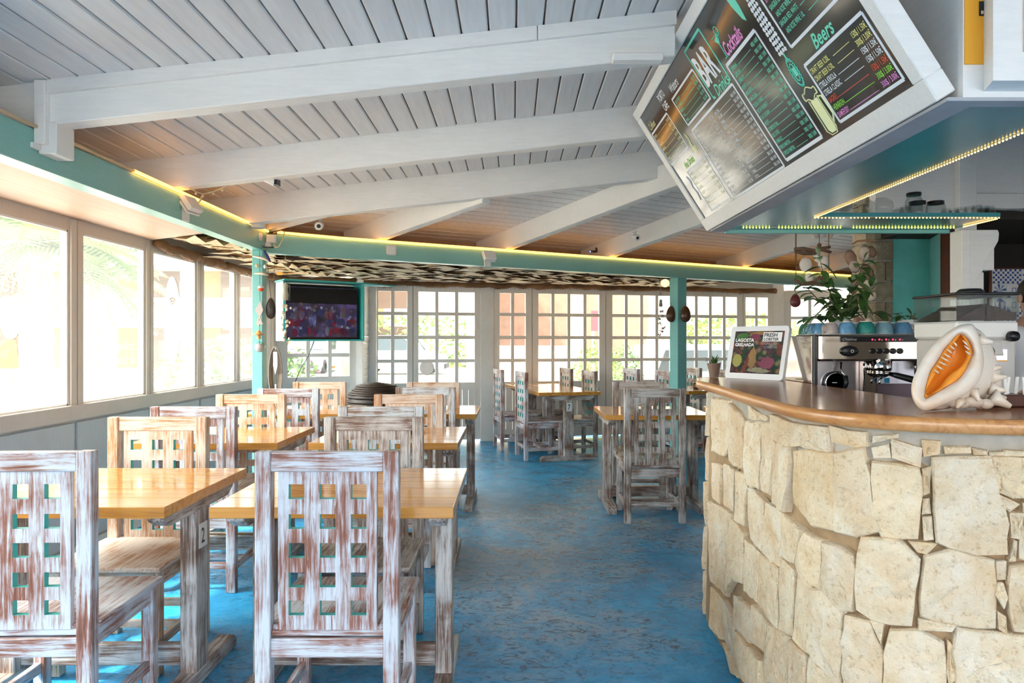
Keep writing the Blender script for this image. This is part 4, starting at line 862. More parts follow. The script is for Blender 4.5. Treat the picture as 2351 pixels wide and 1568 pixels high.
build('inner_fascia', MB().box((XI-0.02, YN+0.15, 1.973), (XI, 3.31, 2.8)).box((XI-0.02, YN+0.13, 1.973), (4.7, YN+0.15, 2.9)), M_white, cn)
M_or = plain('orange_print', (0.80, 0.38, 0.03), 0.4)
t = thing('orange_sign', 'orange panel with small black framed emblem on the canopy front', 'sign', P(2236, 140, YN))
o_ = YN-0.004
q0, q1 = P(2216, 147, o_), P(2300, -80, o_)
build('panel', MB().box((q0.x, o_, q0.z), (q1.x, YN, q1.z)), M_or, t)
e0, e1 = P(2247, 37, o_), P(2262, 3, o_); build('emblem', MB().box((e0.x, o_-0.002, e0.z), (e1.x, o_, e1.z)), M_black, t, bevel=0.001); build('emblem_dot', MB().box((e0.x+.004, o_-0.003, e0.z+.004), (e1.x-.006, o_-0.0022, e0.z+.012)), M_cable, t)
t = thing('hatch_cabinet', 'white raised box door on the canopy front at the top right corner', 'cabinet', P(2300, 210, YN-0.03))
q0 = P(2257, 210, YN); q0b = P(2280, 199, YN-0.06)
build('carcass', MB().prism([(q0.x, YN, q0.z), (q0b.x, YN-0.06, q0.z+0.004), (2.2, YN-0.06, q0.z+0.004), (2.2, YN, q0.z)], (0, 0, 0.8)), M_white, t)
build('door_panel', MB().box((P(2349, 0, YN-0.06).x, YN-0.066, P(0, 120, YN-.06).z), (2.15, YN-0.06, q0.z+0.75)), plain('peach_panel', (0.75, 0.55, 0.42), 0.5), t)
sh = thing('glass_shelf', 'teal shelf holding upturned glasses under the canopy', 'shelf', (1.9, 3.5, 1.95))
build('shelf_board', MB().box((XI, 3.31, 1.953), (2.37, 3.70, 1.975)), M_tealc, sh, bevel=0.002)
build('back_edge', MB().box((XF+0.04, 3.68, 1.935), (2.36, 3.71, 1.952)), M_teal, sh)
# led strips (beads)
def beads(name, label, a, b, n_, r_, mat, skip=()):
    t_ = thing(name, label, 'light', a, 0, 'bead light strips round the bar canopy'); a = Vector(a); b = Vector(b); me = None
    base = build('led_bead', ball((0, 0, 0), r_, n=8, k=4), mat, t_, False); base.location = (0, 0, 0); first = base
    for i in range(1, n_):
        if i in skip: continue
        o = first.copy(); col.objects.link(o); o.parent = t_; o.location = (b-a)*(i/(n_-1))
    build('strip_tape', MB().tube([a+Vector((0, 0, 0.0035)), b+Vector((0, 0, 0.0035))], 0.002, 4), M_cable, t_)
beads('led_strip', 'warm bead light strip along the inner edge of the teal canopy', (XI, 3.30, 1.949), (XI, YN+0.155, 1.949), 96, 0.0030, M_ledb)
beads('led_strip', 'warm bead light strip along the front edge of the glass shelf', (XI, 3.308, 1.949), (2.36, 3.308, 1.949), 52, 0.0034, M_ledb, (9, 16))
beads('led_strip', 'yellow bead light strip along the back edge of the glass shelf', (1.22, 3.60, 1.949), (2.33, 3.60, 1.949), 66, 0.0036, M_ledg, (9, 10, 31, 32, 33))
beads('led_strip', 'warm bead light strip on the short right end of the glass shelf', (2.355, 3.56, 1.948), (2.365, 3.33, 1.948), 20, 0.0036, M_ledb)
bpk = thing('bracket_post', 'white post with scrolled bracket carrying the glass shelf', 'post', (2.45, 3.65, 0))
build('post_board', MB().box((2.385, 3.62, 0.95), (2.432, 3.72, 1.944)), M_white, bpk, bevel=0.003)
sc_ = [(2.432, 1.944), (2.585, 1.944), (2.592, 1.925), (2.588, 1.885), (2.565, 1.845), (2.530, 1.80), (2.515, 1.765), (2.505, 1.725), (2.482, 1.695), (2.470, 1.67), (2.470, 0.95), (2.432, 0.95)]
build('scroll_bracket', MB().prism([(x_, 3.63, z_) for x_, z_ in sc_], (0, 0.05, 0)), M_white, bpk, bevel=0.003)
build('post_side', MB().box((2.474, 3.655, 0.95), (2.525, 3.72, 1.72)), M_white, bpk)
build('small_block', MB().box((2.532, 3.68, 1.735), (2.60, 3.74, 1.86)), M_white, bpk, bevel=0.002)

# glasses upside down on the shelf
def tumbler(px, Y, hgt, rad, kind, label):
    q = P(px, 488, Y); t_ = thing('drinking_glass', label, 'glass', (q.x, Y, 1.975), 0, 'upturned glasses on the teal shelf')
    if kind == 'jar': pr = [(rad*.86, 0), (rad*.9, .008), (rad, .02), (rad, hgt*.72), (rad*.8, hgt*.86), (rad*.80, hgt), (rad*.74, hgt), (rad*.74, hgt*.86), (rad*.93, hgt*.7), (rad*.93, .02), (0.001, .006)]
    elif kind == 'bowl': pr = [(rad*.6, 0), (rad*.85, hgt*.2), (rad, hgt*.45), (rad*.9, hgt*.75), (rad*.45, hgt*.97), (0.001, hgt)]
    else: pr = [(rad, 0), (rad*.97, hgt*.5), (rad*.82, hgt*.93), (rad*.7, hgt), (0.001, hgt), (0.001, hgt-.006), (rad*.7, hgt-.01), (rad*.88, hgt*.5), (rad*.93, 0)]
    build('glass_body', MB().lathe(pr, n=20), M_clear, t_, False, smooth=True)
    if kind == 'jar': build('metal_rim', MB().lathe([(rad*.82, hgt-.012), (rad*.84, hgt-.012), (rad*.84, hgt+.002), (rad*.5, hgt+.003)], n=20), M_black, t_, False)
for a_ in ((1950, 3.45, .075, .045, 'bowl', 'wine bowl glass first from the left on the teal shelf'), (1985, 3.42, .085, .055, 'bowl', 'wine bowl glass second from the left on the teal shelf'), (2022, 3.42, .095, .06, 'bowl', 'large round bowl glass left of the jars'), (2062, 3.45, .050, .030, 'tumbler', 'low tumbler just left of the jars'), (2079, 3.42, .055, .030, 'tumbler', 'low tumbler before the left jar'), (2106, 3.46, .082, .046, 'jar', 'lidded jar on the shelf, left of the pair'), (2098, 3.55, .145, .042, 'jar', 'tallest jar rising behind the others'), (2148, 3.46, .082, .046, 'jar', 'lidded jar on the shelf, right of the pair'), (2172, 3.42, .042, .026, 'tumbler', 'short glass right of the jars'), (2190, 3.44, .045, .026, 'tumbler', 'second short glass right of the jars'), (2207, 3.42, .047, .028, 'tumbler', 'short glass before the white upright'), (2226, 3.44, .055, .028, 'tumbler', 'fourth glass from the right end'), (2243, 3.42, .058, .028, 'tumbler', 'third glass from the right end'), (2259, 3.44, .056, .026, 'tumbler', 'second glass from the right end of the shelf'), (2272, 3.42, .054, .026, 'tumbler', 'last glass at the right end of the shelf')): tumbler(*a_)

# ------------------------------------------------------------------ espresso machine
em_ = thing('espresso_machine', 'polished two group espresso machine with cups stacked on top', 'coffee machine', (1.74, 3.2, 0.95))
def bx(name, a, b, mat, par, bev=0.0, **k): return build(name, MB().box(a, b), mat, par, bevel=bev, **k)
bx('front_panel', (1.375, 3.05, 1.262), (2.12, 3.33, 1.382), M_steel, em_, 0.010)
bx('side_panel', (1.362, 3.10, 1.075), (1.374, 3.40, 1.376), M_steel, em_, 0.003)
bx('side_pillar', (1.360, 3.075, 0.97), (1.378, 3.10, 1.382), M_black, em_, 0.003)
bx('back_panel', (1.385, 3.17, 0.99), (2.11, 3.20, 1.262), M_steel2, em_)
bx('splash_panel', (1.385, 3.145, 0.99), (1.60, 3.169, 1.262), M_steel2, em_, 0.003)
bx('upright', (1.600, 3.11, 0.99), (1.665, 3.165, 1.262), M_steel, em_, 0.003)
bx('lower_panel', (1.66, 3.16, 0.97), (2.11, 3.169, 1.155), plain('dark_bronze_panel', (0.13, 0.09, 0.10), 0.3, 0.7), em_)
bx('drip_tray', (1.375, 3.0, 0.95), (2.12, 3.33, 0.99), M_steel2, em_, 0.004)
bx('plinth', (1.38, 3.34, 0.95), (2.11, 3.40, 1.375), M_black, em_)
q0 = P(1929, 785, 3.048); q1 = P(2200, 772.5, 3.048)
dp = bx('display_strip', (q0.x, 3.0455, q0.z), (2.10, 3.0495, q1.z), M_black, em_, 0.001)
build('display_lettering', text_mb('Ottima', P(1932.5, 782, 3.0449), (1, 0, 0), (0, 0, 1), 0.018, 1.25, 0.4), plain('faded_silver', (0.5, 0.48, 0.45), 0.4), dp, label='silver italic lettering')
M_red = plain('red_indicator', (1, 0.02, 0.03), 0.4, em=(1, 0.02, 0.05), ems=3.5)
for px_ in (2003, 2019, 2034.5, 2050, 2066, 2125, 2140, 2155):
    q = P(px_, 779.5, 3.044); build('indicator_light', ball(q, 0.0036, n=8, k=4), M_red, dp)
    q = P(px_+6, 780.5, 3.0448); build('indicator_symbol', MB().box((q.x-.0028, 3.0448, q.z-.0025), (q.x+.0035, 3.0453, q.z+.0025)), M_cable, dp)
RX = Matrix.Rotation(PI/2, 4, 'X')
for px_ in (2003, 2019, 2034.5, 2050, 2066, 2125, 2140, 2155):
    q = P(px_, 806, 3.05); build('push_button', MB().lathe([(0.0125, 0), (0.0125, 0.006), (0.010, 0.009), (0.0001, 0.009)], q, 16, M=RX), M_black, em_, smooth=False)
q = P(1949, 806, 3.05); build('power_switch', MB().lathe([(0.024, 0), (0.024, 0.008), (0.018, 0.012), (0.0001, 0.012)], q, 24, M=Matrix.Diagonal((1.65, 1, 1, 1)) @ RX), M_black, em_, smooth=True)
q = P(1957, 806, 3.036); build('switch_mark', MB().tube([q+Vector((0.006*math.cos(a_*PI/8), 0, 0.006*math.sin(a_*PI/8))) for a_ in range(17)], 0.0013, 5), M_wplastic, em_)
q = P(1917, 880, 3.14); build('gauge', MB().lathe([(0.052, 0), (0.056, 0.012), (0.048, 0.018), (0.044, 0.010), (0.0001, 0.010)], q, 28, M=RX), M_chrome, em_, smooth=True); gauge_ = bpy.data.objects['gauge']
build('gauge_dial', MB().lathe([(0.044, 0.012), (0.0001, 0.012)], q, 28, M=RX), M_black, gauge_); build('gauge_needle', MB().box((q.x-0.02, q.y-0.016, q.z+0.002), (q.x+0.002, q.y-0.0135, q.z+0.006)), M_wplastic, gauge_)
pts = [P(1931, 832, 3.12), P(1930, 845, 3.11), P(1934, 855, 3.10), P(1940, 866, 3.09)]; build('steam_lever', MB().tube(pts, 0.005, 8), M_chrome, em_, smooth=True)
build('lever_grip', MB().tube([P(1941, 862, 3.09), P(1943, 880, 3.09), P(1938, 893, 3.09)], [0.010, 0.011, 0.007], 10), M_black, em_, smooth=True)
for gx, hnd in ((2022, True), (2150, False)):
    q = P(gx, 852, 3.09); build('group_head', MB().lathe([(0.030, 0), (0.043, 0.002), (0.046, 0.012), (0.046, 0.050)], q, 24), M_chrome, em_, smooth=True)
    if hnd:
        pf_ = build('portafilter', MB().lathe([(0.020, -0.028), (0.036, -0.018), (0.038, 0.0)], q, 20), M_steel, em_, smooth=True)
        build('portafilter_handle', MB().tube([q+Vector((0.034, -0.01, -0.012)), q+Vector((0.055, -0.03, -0.018)), q+Vector((0.10, -0.07, -0.034)), q+Vector((0.135, -0.10, -0.046)), q+Vector((0.148, -0.11, -0.050))], [0.009, 0.013, 0.015, 0.017, 0.012], 12), M_black, pf_, smooth=True)
        build('spout', MB().tube([q+Vector((0, -0.01, -0.028)), q+Vector((-0.012, -0.014, -0.045)), q+Vector((-0.014, -0.014, -0.06))], 0.005, 8), M_chrome, pf_, smooth=True)
        build('blue_tab', MB().box((q.x+.004, q.y-.03, q.z-.052), (q.x+.024, q.y-.02, q.z-.030)), plain('blue_plastic', (0.02, 0.25, 0.45), 0.3), pf_)
for px_ in (1984, 2101): q = P(px_, 834, 3.10); build('hot_water_tip', MB().tube([q, q+Vector((0, 0, -0.02)), q+Vector((0, 0, -0.10))], [0.006, 0.004, 0.0022], 8), M_chrome, em_, smooth=True)

# cups upside down on the machine
CUPC = {'blue': (0.13, 0.32, 0.52), 'sky': (0.25, 0.45, 0.52), 'green': (0.03, 0.26, 0.22), 'grey': (0.32, 0.42, 0.42), 'sand': (0.50, 0.42, 0.38)}
def cupmat(k_):
    n_ = 'glaze_'+k_
    if n_ in MATS: return MATS[n_]
    m, t, b = nm(n_); v = coords(t); f = noise(t, v, 30, 6, 0.7, 0.8); c = CUPC[k_]
    t.links.new(ramp(t, f, [(0.3, tuple(x_*0.7 for x_ in c)), (0.6, c), (0.8, tuple(min(1, x_*1.5+0.05) for x_ in c))]), b.inputs['Base Color']); b.inputs['Roughness'].default_value = 0.2
    MATS[n_] = m; return m
M_rim = plain('bare_clay_rim', (0.72, 0.66, 0.56), 0.6)
def cup(px, Y, r_, h_, k_, label, handle=None, z0=1.3825):
    q = P(px, 768, Y); t_ = thing('coffee_cup', label, 'cup', (q.x, Y, z0), U(0, 6), 'upturned cups on the coffee machine')
    build('cup_body', MB().lathe([(r_, 0), (r_*1.0, h_*.15), (r_*.95, h_*.4), (r_*.80, h_*.75), (r_*.60, h_*.93), (r_*.50, h_*.96)], n=24), cupmat(k_), t_, False, smooth=True)
    build('foot_ring', MB().lathe([(r_*.56, h_*.93), (r_*.56, h_), (r_*.48, h_), (r_*.45, h_*.96), (0.001, h_*.96)], n=20), M_rim, t_, False)
    build('cup_rim', MB().lathe([(r_*1.005, 0.0), (r_*1.012, 0.0025), (r_*0.95, 0.003), (r_*0.93, 0.0)], n=24), M_rim, t_, False)
    if handle is not None:
        t_.rotation_euler.z = handle; build('handle', MB().tube([(r_*.95+0.016*math.sin(a_), 0, h_*.45+0.017*math.cos(a_)) for a_ in [PI*i/8 for i in range(9)]], 0.0045, 8), M_rim if handle == 0 else cupmat(k_), t_, False, smooth=True)
for a_ in ((1944, 3.10, .039, .058, 'blue', 'blue cup at the left end of the front row, above the maker lettering', 2.8), (1987, 3.10, .042, .060, 'green', 'dark green cup in the front row', None), (2029, 3.10, .040, .058, 'sky', 'pale blue grey cup in the front row', None), (2072, 3.10, .041, .058, 'blue', 'blue cup with cream ring handle, right of the front row', 0),
           (1966, 3.20, .036, .056, 'sky', 'light cup behind and between the blue and the green cup', None), (2009, 3.20, .036, .056, 'grey', 'greyish cup behind and between the green and pale blue cup', None), (2051, 3.20, .036, .056, 'blue', 'blue cup behind the two right front cups', None),
           (1906, 3.12, .036, .055, 'sand', 'sandy cup at the left corner with orange specks', 3.6), (1882, 3.19, .036, .055, 'blue', 'blue cup second along the left side', 3.4), (1866, 3.27, .036, .055, 'sky', 'pale green blue cup third along the left side', 3.4), (1851, 3.34, .036, .055, 'green', 'dark green cup farthest left on the machine', None),
           (2113, 3.12, .030, .034, 'grey', 'small grey espresso cup right of the ring handle', None), (2147, 3.12, .030, .034, 'sky', 'small blue grey espresso cup behind the conch', None), (2178, 3.12, .030, .034, 'sand', 'small pinkish espresso cup partly behind the conch', None)):
    cup(a_[0], a_[1], a_[2], a_[3], a_[4], a_[5], a_[6])

# ------------------------------------------------------------------ grinder
gr = thing('coffee_grinder', 'grey coffee grinder with clear bean hopper and black lid', 'grinder', (1.74, 2.55, 0.95))
M_gb = plain('grinder_grey', (0.55, 0.52, 0.48), 0.35)
bx('body', (1.632, 2.50, 0.951), (1.848, 2.76, 1.36), M_gb, gr, 0.008)
bx('shoulder', (1.622, 2.492, 1.36), (1.852, 2.76, 1.425), M_wplastic, gr, 0.008)
hp = MB(); T_ = 0.003
for a_, b_ in (((1.622, 2.492, 1.427), (1.852, 2.495, 1.52)), ((1.622, 2.757, 1.427), (1.852, 2.76, 1.52)), ((1.622, 2.495, 1.427), (1.625, 2.757, 1.52)), ((1.849, 2.495, 1.427), (1.852, 2.757, 1.52)), ((1.735, 2.495, 1.427), (1.738, 2.757, 1.52))): hp.box(a_, b_)
build('hopper', hp, M_clear, gr)
bn = MB(); n_ = 10
for (xa, xb, pk) in ((1.628, 1.733, 1.0), (1.740, 1.847, 0.0)):
    o_ = len(bn.v)
    for i in range(n_+1):
        for j in range(2):
            f_ = i/n_; z_ = 1.430+0.058*((f_ if pk else 1-f_*0.6))+U(-.002, .002); bn.v.append((xa+(xb-xa)*f_, 2.5+0.25*j, z_))
    for i in range(n_): bn.f.append((o_+2*i, o_+2*i+1, o_+2*i+3, o_+2*i+2)); bn.m.append(0)
    for j in range(2):
        for i in range(n_):
            k_ = len(bn.v); bn.v += [bn.v[o_+2*i+j], bn.v[o_+2*i+2+j], (bn.v[o_+2*i+2+j][0], bn.v[o_+2*i+j][1], 1.4275), (bn.v[o_+2*i+j][0], bn.v[o_+2*i+j][1], 1.4275)]; bn.f.append((k_, k_+1, k_+2, k_+3)); bn.m.append(0)
build('coffee_beans', bn, plain('roasted_beans', (0.09, 0.045, 0.028), 0.4, var=0.7, bmp=1.0, bs=180), gr, kind='stuff')
bx('hopper_lid', (1.618, 2.488, 1.520), (1.856, 2.764, 1.530), M_black, gr, 0.003)
build('lid_knob', MB().lathe([(0.045, 0), (0.045, 0.012), (0.035, 0.020), (0.0001, 0.021)], (1.745, 2.60, 1.53), 20), M_black, gr, smooth=True)
q = P(2322, 772, 2.49); build('dose_knob', MB().lathe([(0.020, 0), (0.018, 0.02), (0.0001, 0.022)], q, 16, M=RX), M_black, gr, smooth=True)
build('dial_strip', MB().box((1.70, 2.496, q.z-0.006), (1.80, 2.4995, q.z+0.005)), plain('grey_strip', (0.25, 0.24, 0.22), 0.5), gr)
q0, q1 = P(2283, 830, 2.498), P(2311, 802, 2.498)
bx('screen', (q0.x, 2.495, q0.z), (q1.x, 2.4995, q1.z), plain('lilac_screen', (0.55, 0.55, 0.95), 0.4, em=(0.55, 0.55, 0.95), ems=0.6), gr)
bx('screen_stripe', (q0.x, 2.4935, q0.z), (q1.x, 2.4948, q0.z+0.005), M_or, gr); bx('screen_logo', (q0.x+.010, 2.4935, q0.z+.026), (q0.x+.024, 2.4948, q1.z-.008), plain('navy_logo', (0.03, 0.05, 0.35), 0.4), gr)
build('spout', MB().prism([(1.70, 2.44, 1.30), (1.76, 2.44, 1.30), (1.75, 2.44, 1.35), (1.70, 2.44, 1.35)], (0, 0.06, 0)), M_gb, gr, bevel=0.003)
q = P(2265, 808, 2.40); build('tamper_knob', MB().lathe([(0.024, -0.03), (0.026, 0), (0.020, 0.014), (0.0001, 0.016)], q, 20, M=RX), M_black, gr, smooth=True); build('tamper_button', MB().lathe([(0.007, 0.0165), (0.0001, 0.018)], q, 12, M=RX), M_wplastic, gr); build('tamper_arm', MB().tube([q+Vector((0, 0.03, 0)), q+Vector((0.0, 0.10, 0.0))], 0.012, 10), M_chrome, gr, smooth=True)
bx('fork', (1.69, 2.42, 1.155), (1.80, 2.50, 1.165), M_chrome, gr, 0.002)

# ------------------------------------------------------------------ tablet, conch, sugar, aloe
tb0 = Vector((1.106, 3.555, 1.1605)); tbU = (Vector((1.300, 3.285, 1.1605))-tb0); TL = tbU.length; tbU.normalize()
back = Vector((-tbU.y, tbU.x, 0)); tbV = (Vector((0, 0, 1))*0.972+back*0.235).normalized(); tbN = tbU.cross(tbV).normalized()
if tbN.y > 0: tbN = -tbN
def tp(u, v, n_=0): return tb0+tbU*u+tbV*v+tbN*n_
TH = 0.275; tb = thing('tablet_sign', 'white framed digital screen advertising fresh lobster on the counter', 'screen', tb0)
r_ = 0.018; rc = []
for cx_, cy_, a0 in ((TL-r_, r_, -PI/2), (TL-r_, TH-r_, 0), (r_, TH-r_, PI/2), (r_, r_, PI)):
    for k_ in range(5): a_ = a0+PI/2*k_/4; rc.append((cx_+r_*math.cos(a_), cy_+r_*math.sin(a_)))
build('frame', MB().prism([tp(u_, v_, 0) for u_, v_ in rc], -tbN*0.022), plain('tablet_white', (0.74, 0.74, 0.75), 0.3), tb)
m, t, b = nm('tablet_picture'); v = coords(t, (1, 1, 1), False); f1 = noise(t, v, 16, 5, 0.65, 1.0); vo = nd(t, 'ShaderNodeTexVoronoi', Scale=26); t.links.new(v, vo.inputs['Vector'])
cA = ramp(t, f1, [(0.32, (0.006, 0.008, 0.025)), (0.44, (0.03, 0.09, 0.02)), (0.52, (0.05, 0.02, 0.05)), (0.58, (0.22, 0.09, 0.02)), (0.66, (0.30, 0.03, 0.08))])
c = mixc(t, 0.5, cA, ramp(t, vo.outputs['Distance'], [(0.1, (0.30, 0.22, 0.12)), (0.45, (0.01, 0.015, 0.03))]))
t.links.new(c, b.inputs['Base Color']); t.links.new(c, b.inputs['Emission Color']); b.inputs['Emission Strength'].default_value = 0.10; b.inputs['Roughness'].default_value = 0.08; M_pic = m
def tbox(u0, v0, u1, v1, n0, n1, mat, name, par, **k): return build(name, MB().prism([tp(u0, v0, n0), tp(u1, v0, n0), tp(u1, v1, n0), tp(u0, v1, n0)], tbN*(n1-n0)), mat, par, **k)
scn = tbox(0.028, 0.030, TL-0.022, TH-0.026, 0.0002, 0.001, M_pic, 'screen', tb)
M_lab = plain('white_label', (0.8, 0.8, 0.8), 0.4)
tbox(0.195, 0.195, 0.300, 0.242, 0.0012, 0.0016, M_lab, 'caption_box', scn)
build('caption', text_mb('FRESH', tp(0.200, 0.219, 0.0018), tbU, tbV, 0.026, 1.05, bold=0.03), M_black, scn); build('caption', text_mb('LOBSTER', tp(0.200, 0.199, 0.0018), tbU, tbV, 0.021, 0.98, bold=0.03), M_black, scn)
build('caption', text_mb('LAGOSTA', tp(0.036, 0.193, 0.0014), tbU, tbV, 0.025, 0.98, bold=0.03), M_lab, scn); build('caption', text_mb('GRELHADA', tp(0.036, 0.170, 0.0014), tbU, tbV, 0.023, 0.95, bold=0.03), M_lab, scn)
build('caption', text_mb('GRILLED\nLOBSTER', tp(0.208, 0.178, 0.0014), tbU, tbV, 0.018, 1.0), plain('grey_text', (0.25, 0.28, 0.32), 0.4), scn)
mb = MB()
for k_ in range(12): a_ = k_*PI/6; mb.prism([tp(0.062, 0.095, 0.0012), tp(0.062+0.028*math.cos(a_), 0.095+0.034*math.sin(a_), 0.0012), tp(0.062+0.028*math.cos(a_+0.46), 0.095+0.034*math.sin(a_+0.46), 0.0012)], tbN*0.0003)
build('lime_slice', mb, plain('lime_print', (0.30, 0.28, 0.05), 0.4), scn)
M_prints = [plain('crimson_print', (0.16, 0.012, 0.05), 0.4, var=0.5), plain('golden_print', (0.22, 0.12, 0.03), 0.4, var=0.5), plain('leafy_print', (0.03, 0.12, 0.015), 0.4, var=0.5), plain('rice_print', (0.24, 0.22, 0.13), 0.4, var=0.5)]
for (cu, cv, ru, rv, k_) in ((0.235, 0.085, 0.045, 0.035, 0), (0.150, 0.105, 0.026, 0.060, 1), (0.075, 0.222, 0.040, 0.020, 2), (0.190, 0.238, 0.07, 0.009, 1), (0.19, 0.048, 0.07, 0.014, 3), (0.150, 0.220, 0.03, 0.018, 0)):
    build('food_print', MB().prism([tp(cu+ru*U(.75, 1.1)*math.cos(a_*PI/10), cv+rv*U(.75, 1.1)*math.sin(a_*PI/10), 0.0011) for a_ in range(20)], tbN*0.0002), M_prints[k_], scn)
build('stand', MB().prism([tp(0.12, 0.0, -0.022), tp(0.20, 0.0, -0.022), tp(0.20, 0.0, -0.022)+back*0.07, tp(0.12, 0, -0.022)+back*0.07], (0, 0, 0.006)), M_wplastic, tb)

cq = thing('conch_shell', 'big horned helmet shell with orange mouth standing on the counter', 'shell', P(2180, 945, 1.85))
def cy(py): return 1.835+(945-py)/200*0.07
def cp(x_, y_, dy=0.0, push=0.0):
    px_, py_ = 1980+x_/4.9, 640+y_/4.9; return P(px_, py_, cy(py_)+dy)
OUT = [(1120, 520), (1230, 515), (1300, 610), (1340, 750), (1360, 930), (1330, 1100), (1230, 1240), (1080, 1340), (900, 1420), (780, 1470), (700, 1485), (630, 1445), (570, 1350), (553, 1230), (575, 1120), (620, 1020), (690, 880), (770, 770), (860, 680), (960, 600), (1040, 550)]
APT = [(1115, 630), (1150, 700), (1170, 780), (1175, 860), (1150, 930), (1090, 1005), (1010, 1060), (940, 1130), (870, 1220), (800, 1275), (720, 1330), (712, 1280), (740, 1200), (790, 1120), (830, 1060), (880, 970), (930, 880), (980, 800), (1030, 730), (1070, 670), (1095, 640)]
def resample(p_, n_):
    p_ = [Vector(q) for q in p_]; out = []
    m_ = len(p_)
    for i in range(n_):
        f_ = i*m_/n_; a_ = int(f_); t_ = f_-a_; p0, p1, p2, p3 = p_[(a_-1) % m_], p_[a_ % m_], p_[(a_+1) % m_], p_[(a_+2) % m_]
        out.append(0.5*((2*p1)+(p2-p0)*t_+(2*p0-5*p1+4*p2-p3)*t_*t_+(3*p1-p0-3*p2+p3)*t_**3))
    return out
AP2 = [(1090, 625), (1150, 650), (1200, 710), (1235, 790), (1232, 860), (1190, 950), (1135, 1060), (1050, 1150), (960, 1200), (860, 1262), (715, 1336), (706, 1290), (722, 1190), (762, 1060), (815, 970), (870, 890), (915, 805), (975, 735), (1040, 660)]
NR = 84; O_ = resample(OUT, NR); A_ = resample(AP2, NR); AI = resample(APT, NR); mb = MB(); Cc = Vector((960, 1000))
rings = []
for (f_, dy) in ((1.0, 0.020), (1.01, 0.008), (0.985, -0.003)): rings.append([cp(*(Cc+(q-Cc)*f_), dy) for q in O_])
for (f_, dy) in ((0.25, -0.012), (0.5, -0.014), (0.75, -0.010), (0.92, 0.0), (1.0, 0.006)): rings.append([cp(*(O_[i]*0.985+Cc*0.015).lerp(A_[i], f_), dy+0.0012*math.sin(i*0.9)*f_) for i in range(NR)])
for r_ in rings: mb.v += [tuple(q) for q in r_]
for k_ in range(len(rings)-1):
    for i in range(NR): mb.f.append((k_*NR+i, k_*NR+(i+1) % NR, (k_+1)*NR+(i+1) % NR, (k_+1)*NR+i)); mb.m.append(0)
m, t, b = nm('cream_shell_lip'); v = coords(t, (1, 1, 1), False); f = noise(t, v, 12, 4)
t.links.new(ramp(t, f, [(0.35, (0.76, 0.60, 0.45)), (0.6, (0.80, 0.72, 0.62))]), b.inputs['Base Color']); b.inputs['Roughness'].default_value = 0.28; M_lip = m
build('shield_lip', mb, M_lip, cq, smooth=True)
M_ora = plain('glossy_orange_mouth', (0.83, 0.30, 0.03), 0.22, var=0.25)
mb = MB(); Ac = Vector((960, 980)); rings = []
for q_, (f_, dy) in enumerate(((1.02, 0.004), (1.0, 0.001), (0.5, -0.002), (0.0, 0.004), (-0.10, 0.022), (-0.35, 0.045), (-0.7, 0.055))): rings.append([cp(*((A_[i]*f_+AI[i]*(1-f_)) if f_ >= 0 else AI[i].lerp(Ac, -f_)), dy) for i in range(NR)])
for r_ in rings: mb.v += [tuple(q) for q in r_]
for k_ in range(len(rings)-1):
    for i in range(NR): mb.f.append((k_*NR+i, k_*NR+(i+1) % NR, (k_+1)*NR+(i+1) % NR, (k_+1)*NR+i)); mb.m.append(0)
mb.f.append(tuple((len(rings)-1)*NR+i for i in range(NR))); mb.m.append(0)
build('mouth', mb, M_ora, cq, smooth=True)
for (xa, ya, xb, yb) in ((1000, 760, 1040, 800), (960, 800, 1015, 845), (930, 850, 1000, 895), (895, 890, 985, 935), (870, 940, 960, 980), (845, 985, 910, 1025), (820, 1035, 865, 1062), (1040, 720, 1060, 760), (1140, 700, 1190, 760), (1160, 760, 1210, 810), (1170, 820, 1215, 860)):
    build('tooth', MB().tube([cp(xa-12, ya-8, -0.010), cp((xa+xb)/2, (ya+yb)/2, -0.013), cp(xb, yb, -0.002)], [0.0012, 0.0026, 0.0014], 7), M_lip, cq, smooth=True)
mb = MB(); rings = []; NB = 42; B_ = resample(OUT, NB)
for k_, (cx_, cy_, sc2, dy) in enumerate(((965, 1000, 0.97, 0.018), (1080, 1020, 0.92, 0.040), (1180, 1060, 0.80, 0.065), (1270, 1110, 0.66, 0.090), (1350, 1160, 0.52, 0.11), (1420, 1210, 0.38, 0.125), (1470, 1250, 0.22, 0.135), (1500, 1280, 0.06, 0.14))):
    rings.append([])
    for i in range(NB):
        q = Vector((cx_, cy_))+(B_[i]-Cc)*sc2*(1+0.035*math.sin(i*1.7+k_)+0.02*math.sin(i*4.1)); pt = cp(q.x, q.y, dy); pt.z = max(pt.z, 1.1615); rings[-1].append(pt)
for r_ in rings: mb.v += [tuple(q) for q in r_]
for k_ in range(len(rings)-1):
    for i in range(NB): mb.f.append((k_*NB+i, k_*NB+(i+1) % NB, (k_+1)*NB+(i+1) % NB, (k_+1)*NB+i)); mb.m.append(0)
build('shell_body', mb, plain('ridged_shell_back', (0.80, 0.71, 0.60), 0.45, var=0.12, bmp=0.5, bs=50), cq, smooth=True)
